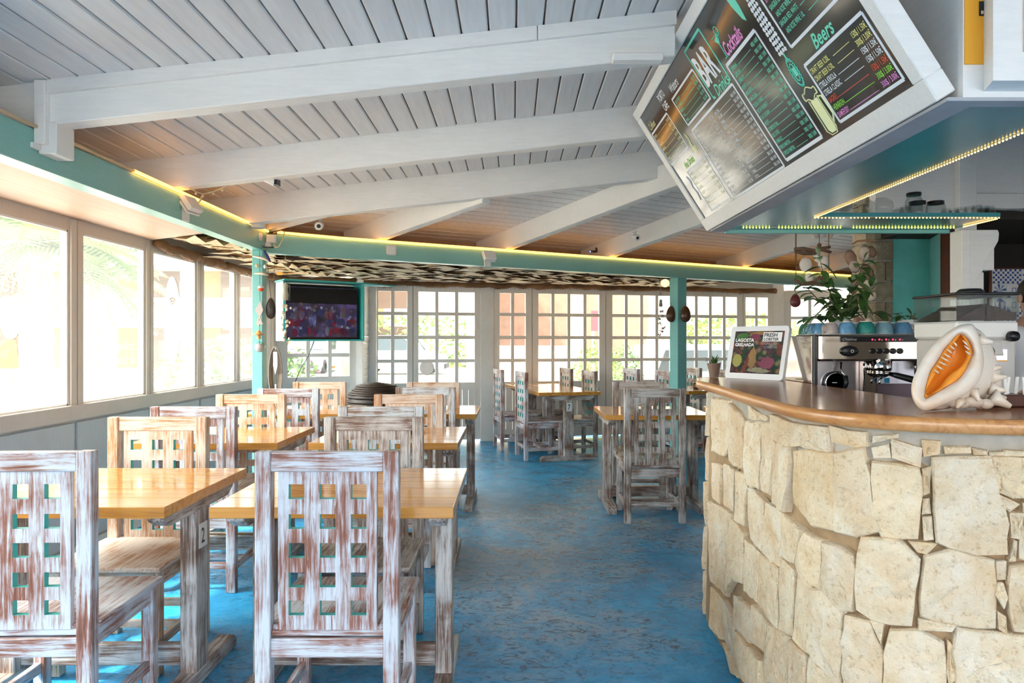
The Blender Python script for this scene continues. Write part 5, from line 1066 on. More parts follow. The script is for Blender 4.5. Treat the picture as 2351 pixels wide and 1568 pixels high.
for (xa, ya, xb, yb, dy, r0) in ((1300, 690, 1460, 715, 0.03, 0.013), (1420, 1010, 1555, 995, 0.07, 0.012), (1440, 1120, 1615, 1100, 0.08, 0.013), (1430, 1230, 1610, 1262, 0.07, 0.013), (1450, 1330, 1665, 1440, 0.06, 0.018), (1250, 1260, 1310, 1375, 0.03, 0.010), (1400, 900, 1500, 860, 0.08, 0.010), (1380, 1300, 1615, 1340, 0.10, 0.012), (1100, 1380, 1060, 1455, 0.03, 0.010)):
    a_, b_ = cp(xa, ya, dy), cp(xb, yb, dy-0.01); b_.z = max(b_.z, 1.170); build('horn', MB().tube([a_, a_.lerp(b_, .5), b_, b_+(b_-a_)*0.04], [r0*1.5, r0*.8, r0*.4, 0.0005], 9), M_lip, cq, smooth=True)
mb = MB()
for k_ in range(7):
    o_ = cp(1060+k_*55, 1395+U(-10, 25), 0.035+U(0, .02)); o_.z = max(o_.z, 1.1765); mb.add(*(lambda q: (q.v, q.f))(ball(o_, 0.0145, sx=1.6, sy=1.0, n=8, k=5)))
build('frilled_base', mb, MATS['pale_shell'], cq, smooth=True)

sg = thing('sugar_tray', 'dark tray of upright white sugar sticks at the right counter edge', 'tray', (1.50, 2.02, 1.1605))
bx('tray', (1.40, 1.97, 1.161), (1.64, 2.06, 1.195), M_brown, sg, 0.003)
for i in range(16):
    x_ = 1.44+i*0.0125+U(-.003, .003); y_ = U(1.99, 2.04); d = Vector((U(-.014, .014), U(-.01, .01), 0.065)); q = Vector((x_, y_, 1.18)); n_ = Vector((0.004, 0, 0))
    build('sugar_stick', MB().prism([q-n_, q+n_, q+n_+d, q-n_+d], (0, 0.003, 0)), M_wplastic, sg)
def blade(o, d, L_, w_, droop, n_=6, fold=0.25):
    "a leaf: midrib along an arc, two halves folded"
    o = Vector(o); d = Vector(d).normalized(); side = d.cross(Vector((0, 0, 1))); side = side.normalized() if side.length > .01 else Vector((1, 0, 0)); vs_ = []; fs = []
    for i in range(n_+1):
        f_ = i/n_; c_ = o+d*L_*f_+Vector((0, 0, -droop*L_*f_*f_)); ww = w_*math.sin(PI*min(1, f_*0.93+0.05))**0.8*(1-f_*0.25)
        up = Vector((0, 0, 1))*ww*fold; vs_ += [c_-side*ww+up, c_, c_+side*ww+up]
    for i in range(n_): a_ = 3*i; fs += [(a_, a_+1, a_+4, a_+3), (a_+1, a_+2, a_+5, a_+4)]
    return MB().add(vs_, fs)
al_ = thing('potted_aloe', 'small spiky aloe in a brown tapered pot behind the tablet', 'plant', (1.065, 3.60, 1.1605))
build('pot', MB().lathe([(0.022, 0), (0.030, 0.045), (0.036, 0.075), (0.031, 0.075), (0.028, 0.06), (0.001, 0.06)], (1.065, 3.60, 1.161), 18), plain('brown_pot', (0.22, 0.14, 0.10), 0.6, var=0.2), al_, smooth=False)
for i in range(13):
    a_ = i*2.4; e_ = 0.5+0.9*(i/13); build('leaf', blade((1.065, 3.60, 1.222), (math.cos(a_)*math.cos(e_), math.sin(a_)*math.cos(e_), math.sin(e_)), U(0.05, 0.085), 0.006, 0.15), M_leaf, al_)

# leafy plants on the machine
def vine(name, label, base, stems, leaf, lw, pot=True):
    lw *= 1.3
    t_ = thing(name, label, 'plant', base)
    stems = [(a_, int(b_*1.35), c_) for a_, b_, c_ in stems]
    if pot: build('pot', MB().lathe([(0.035, 0), (0.045, 0.03), (0.05, 0.07), (0.044, 0.07), (0.001, 0.06)], base, 20), M_wplastic, t_, smooth=True)
    for (tip, n_, bend) in stems:
        a_ = Vector(base)+Vector((0, 0, 0.06)); b_ = Vector(tip); mid = a_.lerp(b_, 0.5)+Vector(bend); pts = [(a_.lerp(mid, f_)).lerp(mid.lerp(b_, f_), f_) for f_ in [i/10 for i in range(11)]]
        build('stem', MB().tube(pts, [0.0032-0.0002*i for i in range(11)], 6), plain('plant_stem', (0.10, 0.10, 0.04), 0.6), t_, smooth=True)
        for k_ in range(n_):
            f_ = 0.18+0.82*(k_+0.5)/n_; i = min(9, int(f_*10)); o_ = pts[i].lerp(pts[i+1], f_*10-i); a2 = U(0, 2*PI); d = Vector((math.cos(a2), 0.6*math.sin(a2), U(-0.55, 0.55)))
            if k_ == n_-1: d = (pts[10]-pts[8]).normalized()+Vector((U(-.3, .3), 0, .2))
            build('leaf', blade(o_, d, leaf*U(.75, 1.25), lw*U(.8, 1.2), U(.1, .6)), M_leafv if R() < 0.22 else M_leaf, t_)
ZB = 1.3835
vine('leafy_plant', 'tall glossy leafed plant rising behind the row of cups', (1.585, 3.27, ZB), [(P(1880, 585, 3.27), 11, (-.03, 0, .02)), (P(1845, 650, 3.25), 9, (-.06, 0, .04)), (P(1985, 590, 3.25), 10, (.02, 0, .05)), (P(2000, 655, 3.3), 8, (.04, 0, .04)), (P(1960, 640, 3.35), 8, (0, 0, .03)), (P(1900, 660, 3.2), 9, (0, 0, .03)), (P(2015, 720, 3.2), 5, (.05, 0, .04)), (P(1850, 735, 3.22), 6, (-.03, 0, .05)), (P(1925, 690, 3.25), 8, (0, 0, .03))], 0.082, 0.019)
vine('leafy_sprig', 'small leafy sprig against the teal wall behind the cups', (1.90, 3.27, ZB), [(P(2057, 722, 3.27), 5, (-.01, 0, .02)), (P(2092, 722, 3.27), 5, (.01, 0, .02))], 0.045, 0.012)
bo = thing('pale_jug', 'small pale glazed jug among the plant stems', 'jug', P(1952, 768, 3.22)); bo.location.z = ZB
build('jug_body', MB().lathe([(0.028, 0), (0.034, 0.02), (0.030, 0.05), (0.016, 0.066), (0.014, 0.078), (0.018, 0.084)], (bo.location.x, 3.22+0.03, ZB), 20), plain('sage_glaze', (0.50, 0.56, 0.46), 0.3), bo, smooth=True)

# ------------------------------------------------------------------ stone pillar, tile panel, person
sp = thing('stone_pillar', 'square pillar of stone blocks beside the teal wall, front coloured as shaded, window side as lit', 'pillar', (2.98, 5.6, 0))
build('pillar_core', MB().box((2.99, 5.61, 0), (3.115, 5.96, 3.0)), M_mortar, sp)
for k_ in range(18):
    z0 = 0.01+k_*0.167; z1 = z0+0.159
    sp_ = [(2.972, 3.055), (3.062, 3.124)] if k_ % 2 else [(2.972, 3.124)]
    for (xa, xb) in sp_:
        yb = 5.60+(0.19 if k_ % 2 == 0 else 0.14); build('stone_block', MB().box((xa+U(0, .004), 5.590+U(-.006, .004), z0+U(0, .004)), (xb, yb if xa < 3 else 5.7, z1)), M_stone_shade, sp, bevel=0.006)
    y0_ = 5.60+(0.20 if k_ % 2 == 0 else 0.15); build('stone_block', MB().box((2.968+U(0, .006), y0_, z0+U(0, .004)), (3.0, 5.97, z1)), M_stone, sp, bevel=0.006)  # same stone as the front, coloured cream as if lit by the windows
tl = thing('tile_panel', 'panel of blue and white patterned tiles in the kitchen doorway', 'tiles', P(2310, 650, 5.0))
M_tw = plain('tile_white', (0.62, 0.62, 0.62), 0.25); M_tb = plain('tile_blue', (0.035, 0.07, 0.27), 0.25); M_tb2 = plain('tile_soft_blue', (0.22, 0.28, 0.42), 0.25)
random.seed(21); ts = 0.105
for i in range(5):
    for j in range(6):
        o_ = Vector((3.52+i*ts, 5.0, 1.25+j*ts*1.0)); tm_ = MB().box((o_.x+.001, 5.0, o_.z+.001), (o_.x+ts-.001, 5.008, o_.z+ts-.001)); kd = random.choice((0, 1, 2, 3, 4)); y_ = 4.9994
        def tri(a_, b_, c_, mi=1): tm_.add([(o_.x+q[0]*ts, y_, o_.z+q[1]*ts) for q in (a_, b_, c_)], [(0, 1, 2)], mi)
        def qd(x0_, z0_, x1_, z1_, mi=1): tm_.add([(o_.x+x0_*ts, y_, o_.z+z0_*ts), (o_.x+x1_*ts, y_, o_.z+z0_*ts), (o_.x+x1_*ts, y_, o_.z+z1_*ts), (o_.x+x0_*ts, y_, o_.z+z1_*ts)], [(0, 1, 2, 3)], mi)
        if kd == 0:
            for a_ in range(2):
                for b_ in range(2): tri((a_*.5+.05, b_*.5+.05), (a_*.5+.45, b_*.5+.05), (a_*.5+.45, b_*.5+.45))
        elif kd == 1:
            for a_ in range(6):
                for b_ in range(6):
                    if (a_+b_) % 2 == 0: qd(a_/6+.01, b_/6+.01, (a_+1)/6-.01, (b_+1)/6-.01)
        elif kd == 2: qd(.1, .05, .25, .7); qd(.42, .05, .57, .7); qd(.75, .05, .9, .7); tri((.05, .7), (.95, .7), (.5, .98))
        elif kd == 3:
            for a_ in range(8): a2 = a_*PI/4; tri((.5, .5), (.5+.46*math.cos(a2), .5+.46*math.sin(a2)), (.5+.46*math.cos(a2+.4), .5+.46*math.sin(a2+.4)), 2 if a_ % 2 else 1)
        else: qd(.35, .3, .65, .34); qd(.35, .66, .65, .7); qd(.35, .34, .39, .66); qd(.61, .34, .65, .66); tri((.02, .02), (.3, .02), (.02, .3)); tri((.98, .98), (.7, .98), (.98, .7))
        build('tile', tm_, [M_tw, M_tb, M_tb2], tl)
bx('tile_frame', (3.505, 5.009, 1.24), (4.06, 5.02, 1.89), M_brown, tl)
random.seed(5)
M_skin = plain('skin', (0.42, 0.24, 0.16), 0.5)
pr = thing('person', 'person with short dark hair in white shirt behind the coffee grinder, facing away', 'person', (3.03, 3.95, 0))
def skin(name, pts, edges, radii, mat, parent, sub=2):
    me = bpy.data.meshes.new(name); me.from_pydata([tuple(p_) for p_ in pts], edges, []); o = bpy.data.objects.new(name, me); col.objects.link(o)
    md = o.modifiers.new('s', 'SKIN'); me.skin_vertices.new() if not me.skin_vertices else None
    for i, r_ in enumerate(radii): me.skin_vertices[0].data[i].radius = (r_, r_) if not isinstance(r_, tuple) else r_
    me.skin_vertices[0].data[0].use_root = True; o.modifiers.new('d', 'SUBSURF').levels = sub
    dg = bpy.context.evaluated_depsgraph_get(); m2 = bpy.data.meshes.new_from_object(o.evaluated_get(dg)); bpy.data.objects.remove(o); m2.name = name; m2.materials.clear(); m2.materials.append(mat)
    o = bpy.data.objects.new(name, m2); m2.polygons.foreach_set('use_smooth', [True]*len(m2.polygons)); col.objects.link(o); o.parent = parent; return o
bp = [(0, 0, 0.96), (0, 0, 1.15), (0, 0.0, 1.33), (0, 0, 1.43), (0, -0.005, 1.50), (0, -0.01, 1.57), (0, 0.0, 1.64), (-0.17, 0, 1.40), (-0.235, -0.02, 1.14), (-0.22, 0.12, 0.98), (-0.16, 0.22, 1.02), (0.17, 0, 1.40), (0.235, -0.02, 1.14), (0.22, 0.12, 0.98), (0.16, 0.22, 1.02), (-0.09, 0, 0.90), (-0.10, 0.01, 0.50), (-0.10, -0.02, 0.10), (-0.10, 0.09, 0.035), (0.09, 0, 0.90), (0.10, 0.01, 0.50), (0.10, -0.02, 0.10), (0.10, 0.09, 0.035)]
be = [(0, 1), (1, 2), (2, 3), (3, 4), (4, 5), (5, 6), (3, 7), (7, 8), (8, 9), (9, 10), (3, 11), (11, 12), (12, 13), (13, 14), (0, 15), (15, 16), (16, 17), (17, 18), (0, 19), (19, 20), (20, 21), (21, 22)]
br = [(.15, .10), (.135, .09), (.16, .10), (.10, .07), (.055, .055), (.085, .095), (.075, .085), .055, .042, .035, .028, .055, .042, .035, .028, .085, .06, .042, .035, .085, .06, .042, .035]
skin('body', bp, be, br, M_skin, pr)
skin('shirt', [bp[i] for i in (1, 2, 3, 7, 8, 11, 12, 0)], [(0, 1), (1, 2), (2, 3), (3, 4), (2, 5), (5, 6), (0, 7)], [(.155, .115), (.185, .125), (.115, .09), .075, .062, .075, .062, (.16, .12)], plain('white_shirt', (0.70, 0.70, 0.74), 0.8), pr)
skin('trousers', [bp[i] for i in (0, 15, 16, 17, 19, 20, 21)]+[(0, 0, 1.10)], [(0, 1), (1, 2), (2, 3), (0, 4), (4, 5), (5, 6), (0, 7)], [(.17, .12), .10, .078, .06, .10, .078, .06, (.165, .125)], M_black, pr)
build('hair', ball((0, -0.015, 1.635), 0.100, sx=0.93, sy=1.06, n=20, k=12), plain('dark_hair', (0.02, 0.015, 0.012), 0.6, bmp=0.6, bs=120), pr, False, smooth=True)
for s_ in (-1, 1): build('ear', ball((s_*0.094, 0.0, 1.60), 0.028, sx=0.4, sy=0.8, n=10, k=6), M_skin, pr, False, smooth=True)
build('nose', MB().tube([(0, 0.085, 1.625), (0, 0.112, 1.59), (0, 0.09, 1.58)], [0.008, 0.014, 0.008], 8), M_skin, pr, False, smooth=True)
for s_ in (-1, 1):
    build('eye', ball((s_*0.032, 0.083, 1.615), 0.012, n=10, k=6), M_wplastic, pr, False, smooth=True)
    for k_ in range(5): build('finger', MB().tube([(s_*(0.16-0.012*k_), 0.235, 1.02), (s_*(0.155-0.014*k_), 0.275+0.004*(2-abs(k_-2)), 1.015), (s_*(0.15-0.014*k_), 0.30+0.006*(2-abs(k_-2)), 0.995)], [0.009, 0.008, 0.006], 6), M_skin, pr, False, smooth=True)
build('mouth', MB().tube([(-0.022, 0.09, 1.553), (0, 0.096, 1.550), (0.022, 0.09, 1.553)], 0.005, 6), plain('lips', (0.35, 0.12, 0.10), 0.5), pr, False, smooth=True)

# ------------------------------------------------------------------ television
tva = Vector((-2.225, 6.70, 0)); tvb = Vector((-1.565, 7.15, 0)); tD = (tvb-tva).normalized(); tN = Vector((-tD.y, tD.x, 0)); tL = (tvb-tva).length
TM = Matrix.Translation(tva) @ Matrix(((tD.x, tN.x, 0, 0), (tD.y, tN.y, 0, 0), (0, 0, 1, 0), (0, 0, 0, 1)))
tv = thing('television', 'television showing a dark crowd, set in a teal and white wall box', 'television', tva+Vector((0, 0, 1.36)))
def tvb_(name, a, b, mat, bev=0.0, par=None): mb = MB().box(a, b, M=TM); return build(name, mb, mat, par or tv, bevel=bev)
M_tvt = plain('bright_teal_paint', (0.05, 0.45, 0.43), 0.45)
tvb_('box_side', (-0.02, 0.006, 1.355), (0.0, 0.26, 1.945), M_white, 0.003); tvb_('box_side', (tL, 0.0, 1.355), (tL+0.022, 0.26, 1.945), M_tvt, 0.003)
tvb_('box_edge', (-0.02, 0.0, 1.355), (0.0, 0.006, 1.945), M_tvt); tvb_('box_bottom', (0.0, 0.0, 1.355), (tL, 0.26, 1.372), M_tvt, 0.003); tvb_('box_back', (0, 0.25, 1.372), (tL, 0.26, 1.94), M_dark)
build('box_lid', MB().prism([tuple(TM @ Vector(q)) for q in ((-0.02, -0.03, 1.950), (tL+0.02, -0.02, 1.950), (tL+0.42, 0.12, 1.950), (tL+0.05, 0.30, 1.950), (-0.02, 0.30, 1.950))], (0, 0, 0.014)), M_tvt, tv)
tvb_('bezel', (0.010, 0.045, 1.378), (tL-0.035, 0.085, 1.905), M_black, 0.004)
m, t, b = nm('television_picture'); v = coords(t, (1, 1, 1), False); f1 = noise(t, v, 7, 5, 0.6, 0.6)
c = ramp(t, f1, [(0.35, (0.010, 0.007, 0.010)), (0.5, (0.025, 0.018, 0.045)), (0.6, (0.05, 0.035, 0.10)), (0.7, (0.08, 0.03, 0.06))])
t.links.new(c, b.inputs['Base Color']); t.links.new(c, b.inputs['Emission Color']); b.inputs['Emission Strength'].default_value = 0.5; b.inputs['Roughness'].default_value = 0.15; M_tvp = m
M_tvd = plain('television_dark', (0.012, 0.009, 0.008), 0.15)
tvs_ = tvb_('screen', (0.022, 0.042, 1.395), (tL-0.047, 0.0445, 1.893), M_tvp)
tvb_('screen_top', (0.024, 0.040, 1.735), (tL-0.049, 0.0418, 1.890), M_tvd, 0, tvs_)
def scol(n_, c): return plain('picture_'+n_, tuple(x*0.6 for x in c), 0.3, em=c, ems=0.2)
SC = [scol('maroon', (0.10, 0.012, 0.035)), scol('lilac', (0.17, 0.16, 0.38)), scol('navy', (0.03, 0.03, 0.09)), scol('grey', (0.12, 0.12, 0.18)), scol('red', (0.16, 0.015, 0.03)), scol('pale', (0.22, 0.26, 0.40)), scol('face', (0.10, 0.06, 0.06))]
def pv(u, v): return tuple(TM @ Vector((0.022+u*(tL-0.069), 0.0405, 1.395+v*0.498)))
def blob(u, v, ru, rv, k_): build('picture_shape', MB().prism([pv(u+ru*math.cos(a_*PI/7), max(.01, v+rv*math.sin(a_*PI/7))) for a_ in range(14)], tuple(-tN*0.0008)), SC[k_], tvs_)
for i in range(54):
    u_ = U(.05, .95); v_ = random.choice((.10, .28, .46))+U(-.04, .04); k_ = random.choice((0, 2, 2, 3, 6, 4, 2)); blob(u_, v_, U(.025, .05), U(.06, .10), k_); blob(u_+U(-.01, .01), v_+.11, .018, .03, random.choice((6, 6, 5, 3)))
for a_ in ((.33, .34, .028, .13, 1), (.38, .34, .028, .13, 1), (.20, .44, .06, .16, 0), (.20, .66, .024, .036, 6), (.40, .62, .024, .036, 6)): blob(*a_)
tvb_('speaker_slot', (0.05, 0.040, 1.381), (tL-0.08, 0.0445, 1.387), M_brown)
build('power_cable', MB().tube([tuple(TM @ Vector((0.32, 0.1, 1.36))), tuple(TM @ Vector((0.325, 0.3, 1.2))), tuple(TM @ Vector((0.30, 0.5, 1.05))), tuple(TM @ Vector((0.25, 0.6, 0.85)))], 0.004, 6), M_black, tv, smooth=True)
build('wall_bracket', MB().box((0.2, 0.26, 1.5), (0.4, 0.9, 1.7), M=TM), M_dark, tv)

# ------------------------------------------------------------------ things hung on posts and beams
def shell_bit(c, r_, M=None): return ball(c, r_, M, sx=U(.6, 1.1), sy=0.5, n=9, k=5)
xp = EX-0.04; yp = 5.205
ch = thing('shell_chime', 'driftwood, red float, wooden fish and glass ball hung on the corner teal post', 'wind chime', P(596, 590, yp))
build('hanging_cord', MB().tube([P(596, 575, yp), P(597, 700, yp), P(596, 790, yp)], 0.0018, 5), M_string, ch)
for (x0_, y0_, x1_, y1_) in ((581, 588, 622, 601), (584, 628, 616, 632)): build('driftwood_rod', MB().tube([P(x0_, y0_, yp-.02), P((x0_+x1_)/2, (y0_+y1_)/2-2, yp-.02), P(x1_, y1_, yp-.02)], [.006, .010, .006], 7), M_shell, ch, smooth=True)
build('wooden_disc', ball(P(590, 610, yp-.01), 0.014, n=10, k=6), M_cable, ch, smooth=True)
build('small_shell', shell_bit(P(608, 612, yp-.02), .016), M_wplastic, ch, smooth=True)
q = P(599, 662, yp-.02); build('float_bottom', MB().lathe([(0.0001, -.024), (.018, -.017), (.025, 0)], q, 14), plain('red_float', (0.75, 0.08, 0.02), 0.4), ch, smooth=True); build('float_top', MB().lathe([(.025, 0), (.018, .017), (0.0001, .024)], q, 14), M_wplastic, ch, smooth=True)
build('wooden_fish', MB().prism([P(a_, b_, yp-.015) for a_, b_ in ((598, 690), (604, 712), (597, 728), (604, 745), (587, 744), (594, 726), (585, 712))], (0, .008, 0)), plain('grey_fish', (0.50, 0.45, 0.44), 0.7), ch)
for y_ in (728+6, 746): build('bead', ball(P(594, y_+0, yp-.012), .009, n=9, k=5), M_cable, ch, smooth=True)
q = P(594, 767, yp-.03); build('starfish_cap', MB().lathe([(.001, .030), (.014, .022), (.020, .006), (.044, 0), (.044, -.004), (.012, -.008), (.014, -.03), (.018, -.036)], q, 14), plain('orange_cork', (0.72, 0.32, 0.10), 0.6), ch, smooth=True)
q = P(596, 796, yp-.03); build('glass_ball', ball(q, 0.042, n=18, k=10), M_clear, ch, smooth=True); build('shell_grit', ball(q-Vector((0, 0, .008)), 0.033, n=14, k=8), plain('shell_grit', (0.72, 0.62, 0.58), 0.6, var=.4, bmp=.8, bs=150), ch, smooth=True)
tag(build('blue_ribbon', MB().tube([P(606, 576, yp-.01), P(612, 585, yp-.02), P(620, 600, yp-.03)], [.006, .012, .008], 6), plain('navy_cloth', (0.01, 0.03, 0.16), 0.7)), 'navy blue ribbon end at the top of the corner post', 'ribbon')
def egg(px, py, Y, hgt, wd, label, mat=None, top=None):
    q = P(px, py, Y); t_ = thing('coconut_ornament', label, 'ornament', q); pr_ = []
    for i in range(13): a_ = PI*i/12; pr_.append((max(1e-5, wd/2*math.sin(a_)*(1+0.22*math.cos(a_))), -hgt/2*math.cos(a_)))
    build('polished_shell', MB().lathe(pr_, q, 22, sy=0.8), mat or M_coco, t_, smooth=True); build('hanging_loop', MB().tube([q+Vector((0, 0, hgt/2)), Vector(top) if top else q+Vector((0, 0.01, hgt/2+.03))], .002, 5), M_string, t_)
egg(1574, 721, 7.42, 0.180, 0.112, 'brown polished coconut on the right face of the teal post')
egg(1541, 721, 7.52, 0.180, 0.112, 'brown polished coconut half hidden on the left side of the teal post')
egg(622, 708, 5.26, 0.165, 0.075, 'dark pod shaped ornament on the right side of the corner teal post', plain('dark_pod', (0.05, 0.035, 0.03), 0.3, var=.4), (-1.90, 5.27, 2.06))
def bottle_string(name, label, px, Y, ytop, ybot, yend, w_, n_, mat):
    t_ = thing(name, label, 'wind chime', P(px, ytop, Y)); a_, b_ = P(px, ytop, Y), P(px, ybot, Y); h_ = a_.z-b_.z
    build('bottle', MB().lathe([(.0001, 0), (w_, .0), (w_, h_*.62), (w_*.35, h_*.80), (w_*.33, h_), (w_*.25, h_)], b_, 16), M_clear, t_, smooth=True)
    build('shell_filling', MB().lathe([(.0001, .004), (w_*.6, .004), (w_*.7, h_*.15), (w_*.5, h_*.3), (w_*.65, h_*.42), (.0001, h_*.5)], b_, 12), mat, t_, smooth=True)
    for k_ in range(n_):
        f_ = (k_+1)/n_; py = ybot+(yend-ybot)*f_; q = P(px+6*math.sin(k_*1.9), py, Y); mb_ = MB()
        for j in range(3): mb_.add(*(lambda z: (z.v, z.f))(ball(q+Vector((U(-.025, .025), U(-.01, .01), U(-.012, .012))), U(.010, .018), sx=U(.5, 1.2), sy=.5, n=7, k=4)))
        build('shell_cluster', mb_, mat, t_, smooth=True)
    build('string', MB().tube([b_, P(px+2, yend, Y)], .0015, 4), M_cable, t_); build('string', MB().tube([P(px, ytop-30, Y), a_], .0015, 4), M_cable, t_)
M_spi = plain('cream_spiral_shell', (0.66, 0.56, 0.42), 0.6, var=.3)
bottle_string('bottle_chime', 'hanging bottle with a spiral string of cream shells beside the television', 655, 5.75, 606, 690, 778, 0.040, 9, M_spi)
bottle_string('bottle_chime', 'glass bottle and shell string hanging before the doors, left of the second teal post', 1517, 7.5, 668, 705, 770, 0.030, 7, plain('dull_shell', (0.50, 0.44, 0.38), 0.6, var=.3))
t = thing('shell_lamp', 'cream shell lamp glowing at the top of the second teal post', 'lamp', P(1527, 650, 7.45)); build('lamp_shell', ball(P(1527, 650, 7.45), 0.045, sx=1.1, sy=.7, n=12, k=8), plain('glowing_shell', (0.80, 0.68, 0.45), 0.5, em=(1, .75, .4), ems=0.6), t, smooth=True)
hp_ = thing('woven_hanging', 'looped woven grey band with white strap hanging right of the corner post', 'ornament', P(632, 840, 5.9))
for k_ in range(5): build('woven_loop', MB().tube([P(632+(15-k_*2.2)*math.cos(a_*PI/12), 858+(62-k_*5)*math.sin(a_*PI/12), 5.9+.012*k_) for a_ in range(25)], 0.006, 6), plain('woven_brown', (0.25, 0.18, 0.13), .8, var=.5) if k_ % 2 else plain('woven_grey', (0.32, 0.30, 0.28), .8, var=.5), hp_, smooth=True)
build('white_strap', MB().prism([P(627, 808, 5.88), P(636, 808, 5.88), P(637, 840, 5.88), P(632, 860, 5.88), P(627, 840, 5.88)], (0, .008, 0)), M_wplastic, hp_); build('hook', MB().tube([P(628, 800, 5.9), P(630, 796, 5.9), P(634, 803, 5.9)], .003, 5), M_wplastic, hp_); build('hanging_cord', MB().tube([P(630, 796, 5.9), (P(630, 796, 5.9).x, 5.9, 2.14)], .002, 5), M_string, hp_)
bs = thing('wicker_basket', 'dark wicker basket on the floor behind the chairs, under the television', 'basket', (-1.45, 7.3, 0))
prb = [(0.0001, .02), (0.24, 0.0), (0.30, 0.25), (0.33, 0.55), (0.30, 0.78), (0.20, 0.88), (0.0001, 0.91)]
for i in range(30):
    f_ = i/29*(len(prb)-1); a_ = int(min(f_, len(prb)-2)); r_ = prb[a_][0]+(prb[a_+1][0]-prb[a_][0])*(f_-a_); z_ = prb[a_][1]+(prb[a_+1][1]-prb[a_][1])*(f_-a_); z_ = max(z_, 0.012)
    if r_ > 0.02: build('woven_cane', MB().tube([(r_*math.cos(q*PI/16)*(1+.012*math.sin(q*4+i*3)), r_*math.sin(q*PI/16)*(1+.012*math.sin(q*4+i*3)), z_) for q in range(33)], 0.011, 5), M_wicker, bs, False, smooth=True)
build('inner_form', MB().lathe([(max(1e-4, r_*.96), z_+.006) for r_, z_ in prb], n=24), M_wicker, bs, False, smooth=True)

def seccam(px, py, Y, r_, label, aim, mount):
    q = P(px, py, Y); t_ = thing('security_camera', label, 'camera', q); a_ = Vector(aim).normalized(); M = a_.to_track_quat('Z', 'Y').to_matrix().to_4x4()
    build('housing', MB().lathe([(r_*.5, -r_*2.2), (r_*.95, -r_*1.8), (r_, 0), (r_*.9, r_*.25), (r_*.6, r_*.25)], q, 20, M=M), M_wplastic, t_, smooth=True); build('lens', MB().lathe([(r_*.6, r_*.2), (r_*.3, r_*.32), (.0001, r_*.32)], q, 16, M=M), M_black, t_, smooth=True)
    m_ = q+Vector(mount); build('mount', MB().tube([q-a_*r_, m_], [r_*.3, r_*.3], 8), M_wplastic, t_); build('mount_plate', MB().lathe([(r_*.8, -.006), (r_*.8, .006)], m_, 14), M_wplastic, t_)
seccam(732, 519, 5.3, 0.033, 'white security camera facing us below the ceiling at the corner', (0.15, -1, -0.25), (0, 0.06, 0.085))
seccam(1463, 546, 6.3, 0.030, 'white security camera with black lens on the white rafter', (0.35, -1, -0.35), (-0.01, 0.08, 0.07))
t = thing('black_gadget', 'small black device with blue light clipped to the rafter above the far beam', 'device', P(1366, 578, 6.9)); q = P(1366, 578, 6.85)
build('device_body', MB().tube([q+Vector((-.045, 0, 0)), q+Vector((.02, 0, .003))], .014, 10), M_black, t, smooth=True); build('blue_light', ball(q+Vector((-.046, -.004, 0)), .006, n=8, k=4), plain('blue_light', (.1, .2, 1), .4, em=(.1, .2, 1), ems=6), t); build('device_clip', MB().tube([q+Vector((.02, 0, 0)), q+Vector((.015, .02, .04))], .010, 8), M_black, t)
jb = thing('junction_box', 'white junction box under the end of the nearest rafter', 'box', (EX, 2.78, 2.1))
bx('box_body', (EX+0.001, 2.745, 2.105), (EX+0.075, 2.86, 2.235), M_wplastic, jb, .004); bx('box_base', (EX, 2.70, 2.118), (EX+0.015, 2.744, 2.14), M_wplastic, jb, .002)
tag(build('wall_box', MB().box((-0.043, -0.012, 0.0), (0.043, 0.0, 0.085), M=Matrix.Translation(C2 @ Vector((0.99, 0.017, 2.085))) @ Matrix.Rotation(math.radians(29), 4, 'Z')), M_wplastic, bevel=.010), 'plain white plastic box with round corners on the far teal beam', 'box')
def wedge(px, py, Y, dirv, label, s_=1.0, th_=0):
    q = P(px, py, Y); t_ = thing('wall_lamp', label, 'lamp', q); M = Matrix.Translation(q) @ Matrix.Rotation(th_, 4, 'Z') @ Matrix.Rotation(dirv, 4, 'X')
    build('lamp_plate', MB().box((-.035*s_, .002, -.075*s_), (.035*s_, .012, .055*s_), M=Matrix.Translation(q) @ Matrix.Rotation(th_, 4, 'Z')), M_wplastic, t_, bevel=.002)
    build('lamp_fin', MB().box((-.06*s_, -.02, -.055*s_), (.06*s_, -.009, .055*s_), M=M), M_wplastic, t_, bevel=.002); build('lamp_head', MB().box((-.06*s_, -.055, -.05*s_), (.06*s_, -.024, .05*s_), M=M), M_wplastic, t_, bevel=.004)
wedge(428, 478, 3.98, math.radians(-35), 'slanted white wall lamp on the left teal beam', 1.0, PI/2-0.15)
wedge(1120, 593, 6.22, math.radians(-35), 'slanted white wall lamp on the far teal beam', 0.95, math.radians(29))
t = thing('rafter_spotlight', 'white wedge spotlight under the second rafter', 'lamp', P(620, 418, 3.95)); q = P(620, 419, 3.95)
build('lamp_housing', MB().prism([q+Vector(a_) for a_ in ((-.06, -.03, .02), (.045, -.03, .02), (.03, -.03, -.025))], (0, .07, 0)), M_wplastic, t, bevel=.003); build('lamp_glass', MB().box(tuple(q+Vector((.034, -.031, -.018))), tuple(q+Vector((.05, .03, .018)))), M_black, t)
t = thing('smoke_detector', 'round white detector by the corner where the rafters meet the teal beam', 'detector', P(592, 520, 5.0)); build('detector_body', MB().lathe([(.05, 0), (.052, .03), (.001, .035)], P(592, 524, 5.0), 20), M_wplastic, t, smooth=False)
t = thing('cable_box', 'small white switch boxes and tangled cables at the corner post', 'box', P(620, 550, 5.33)); q = P(622, 549, 5.27)
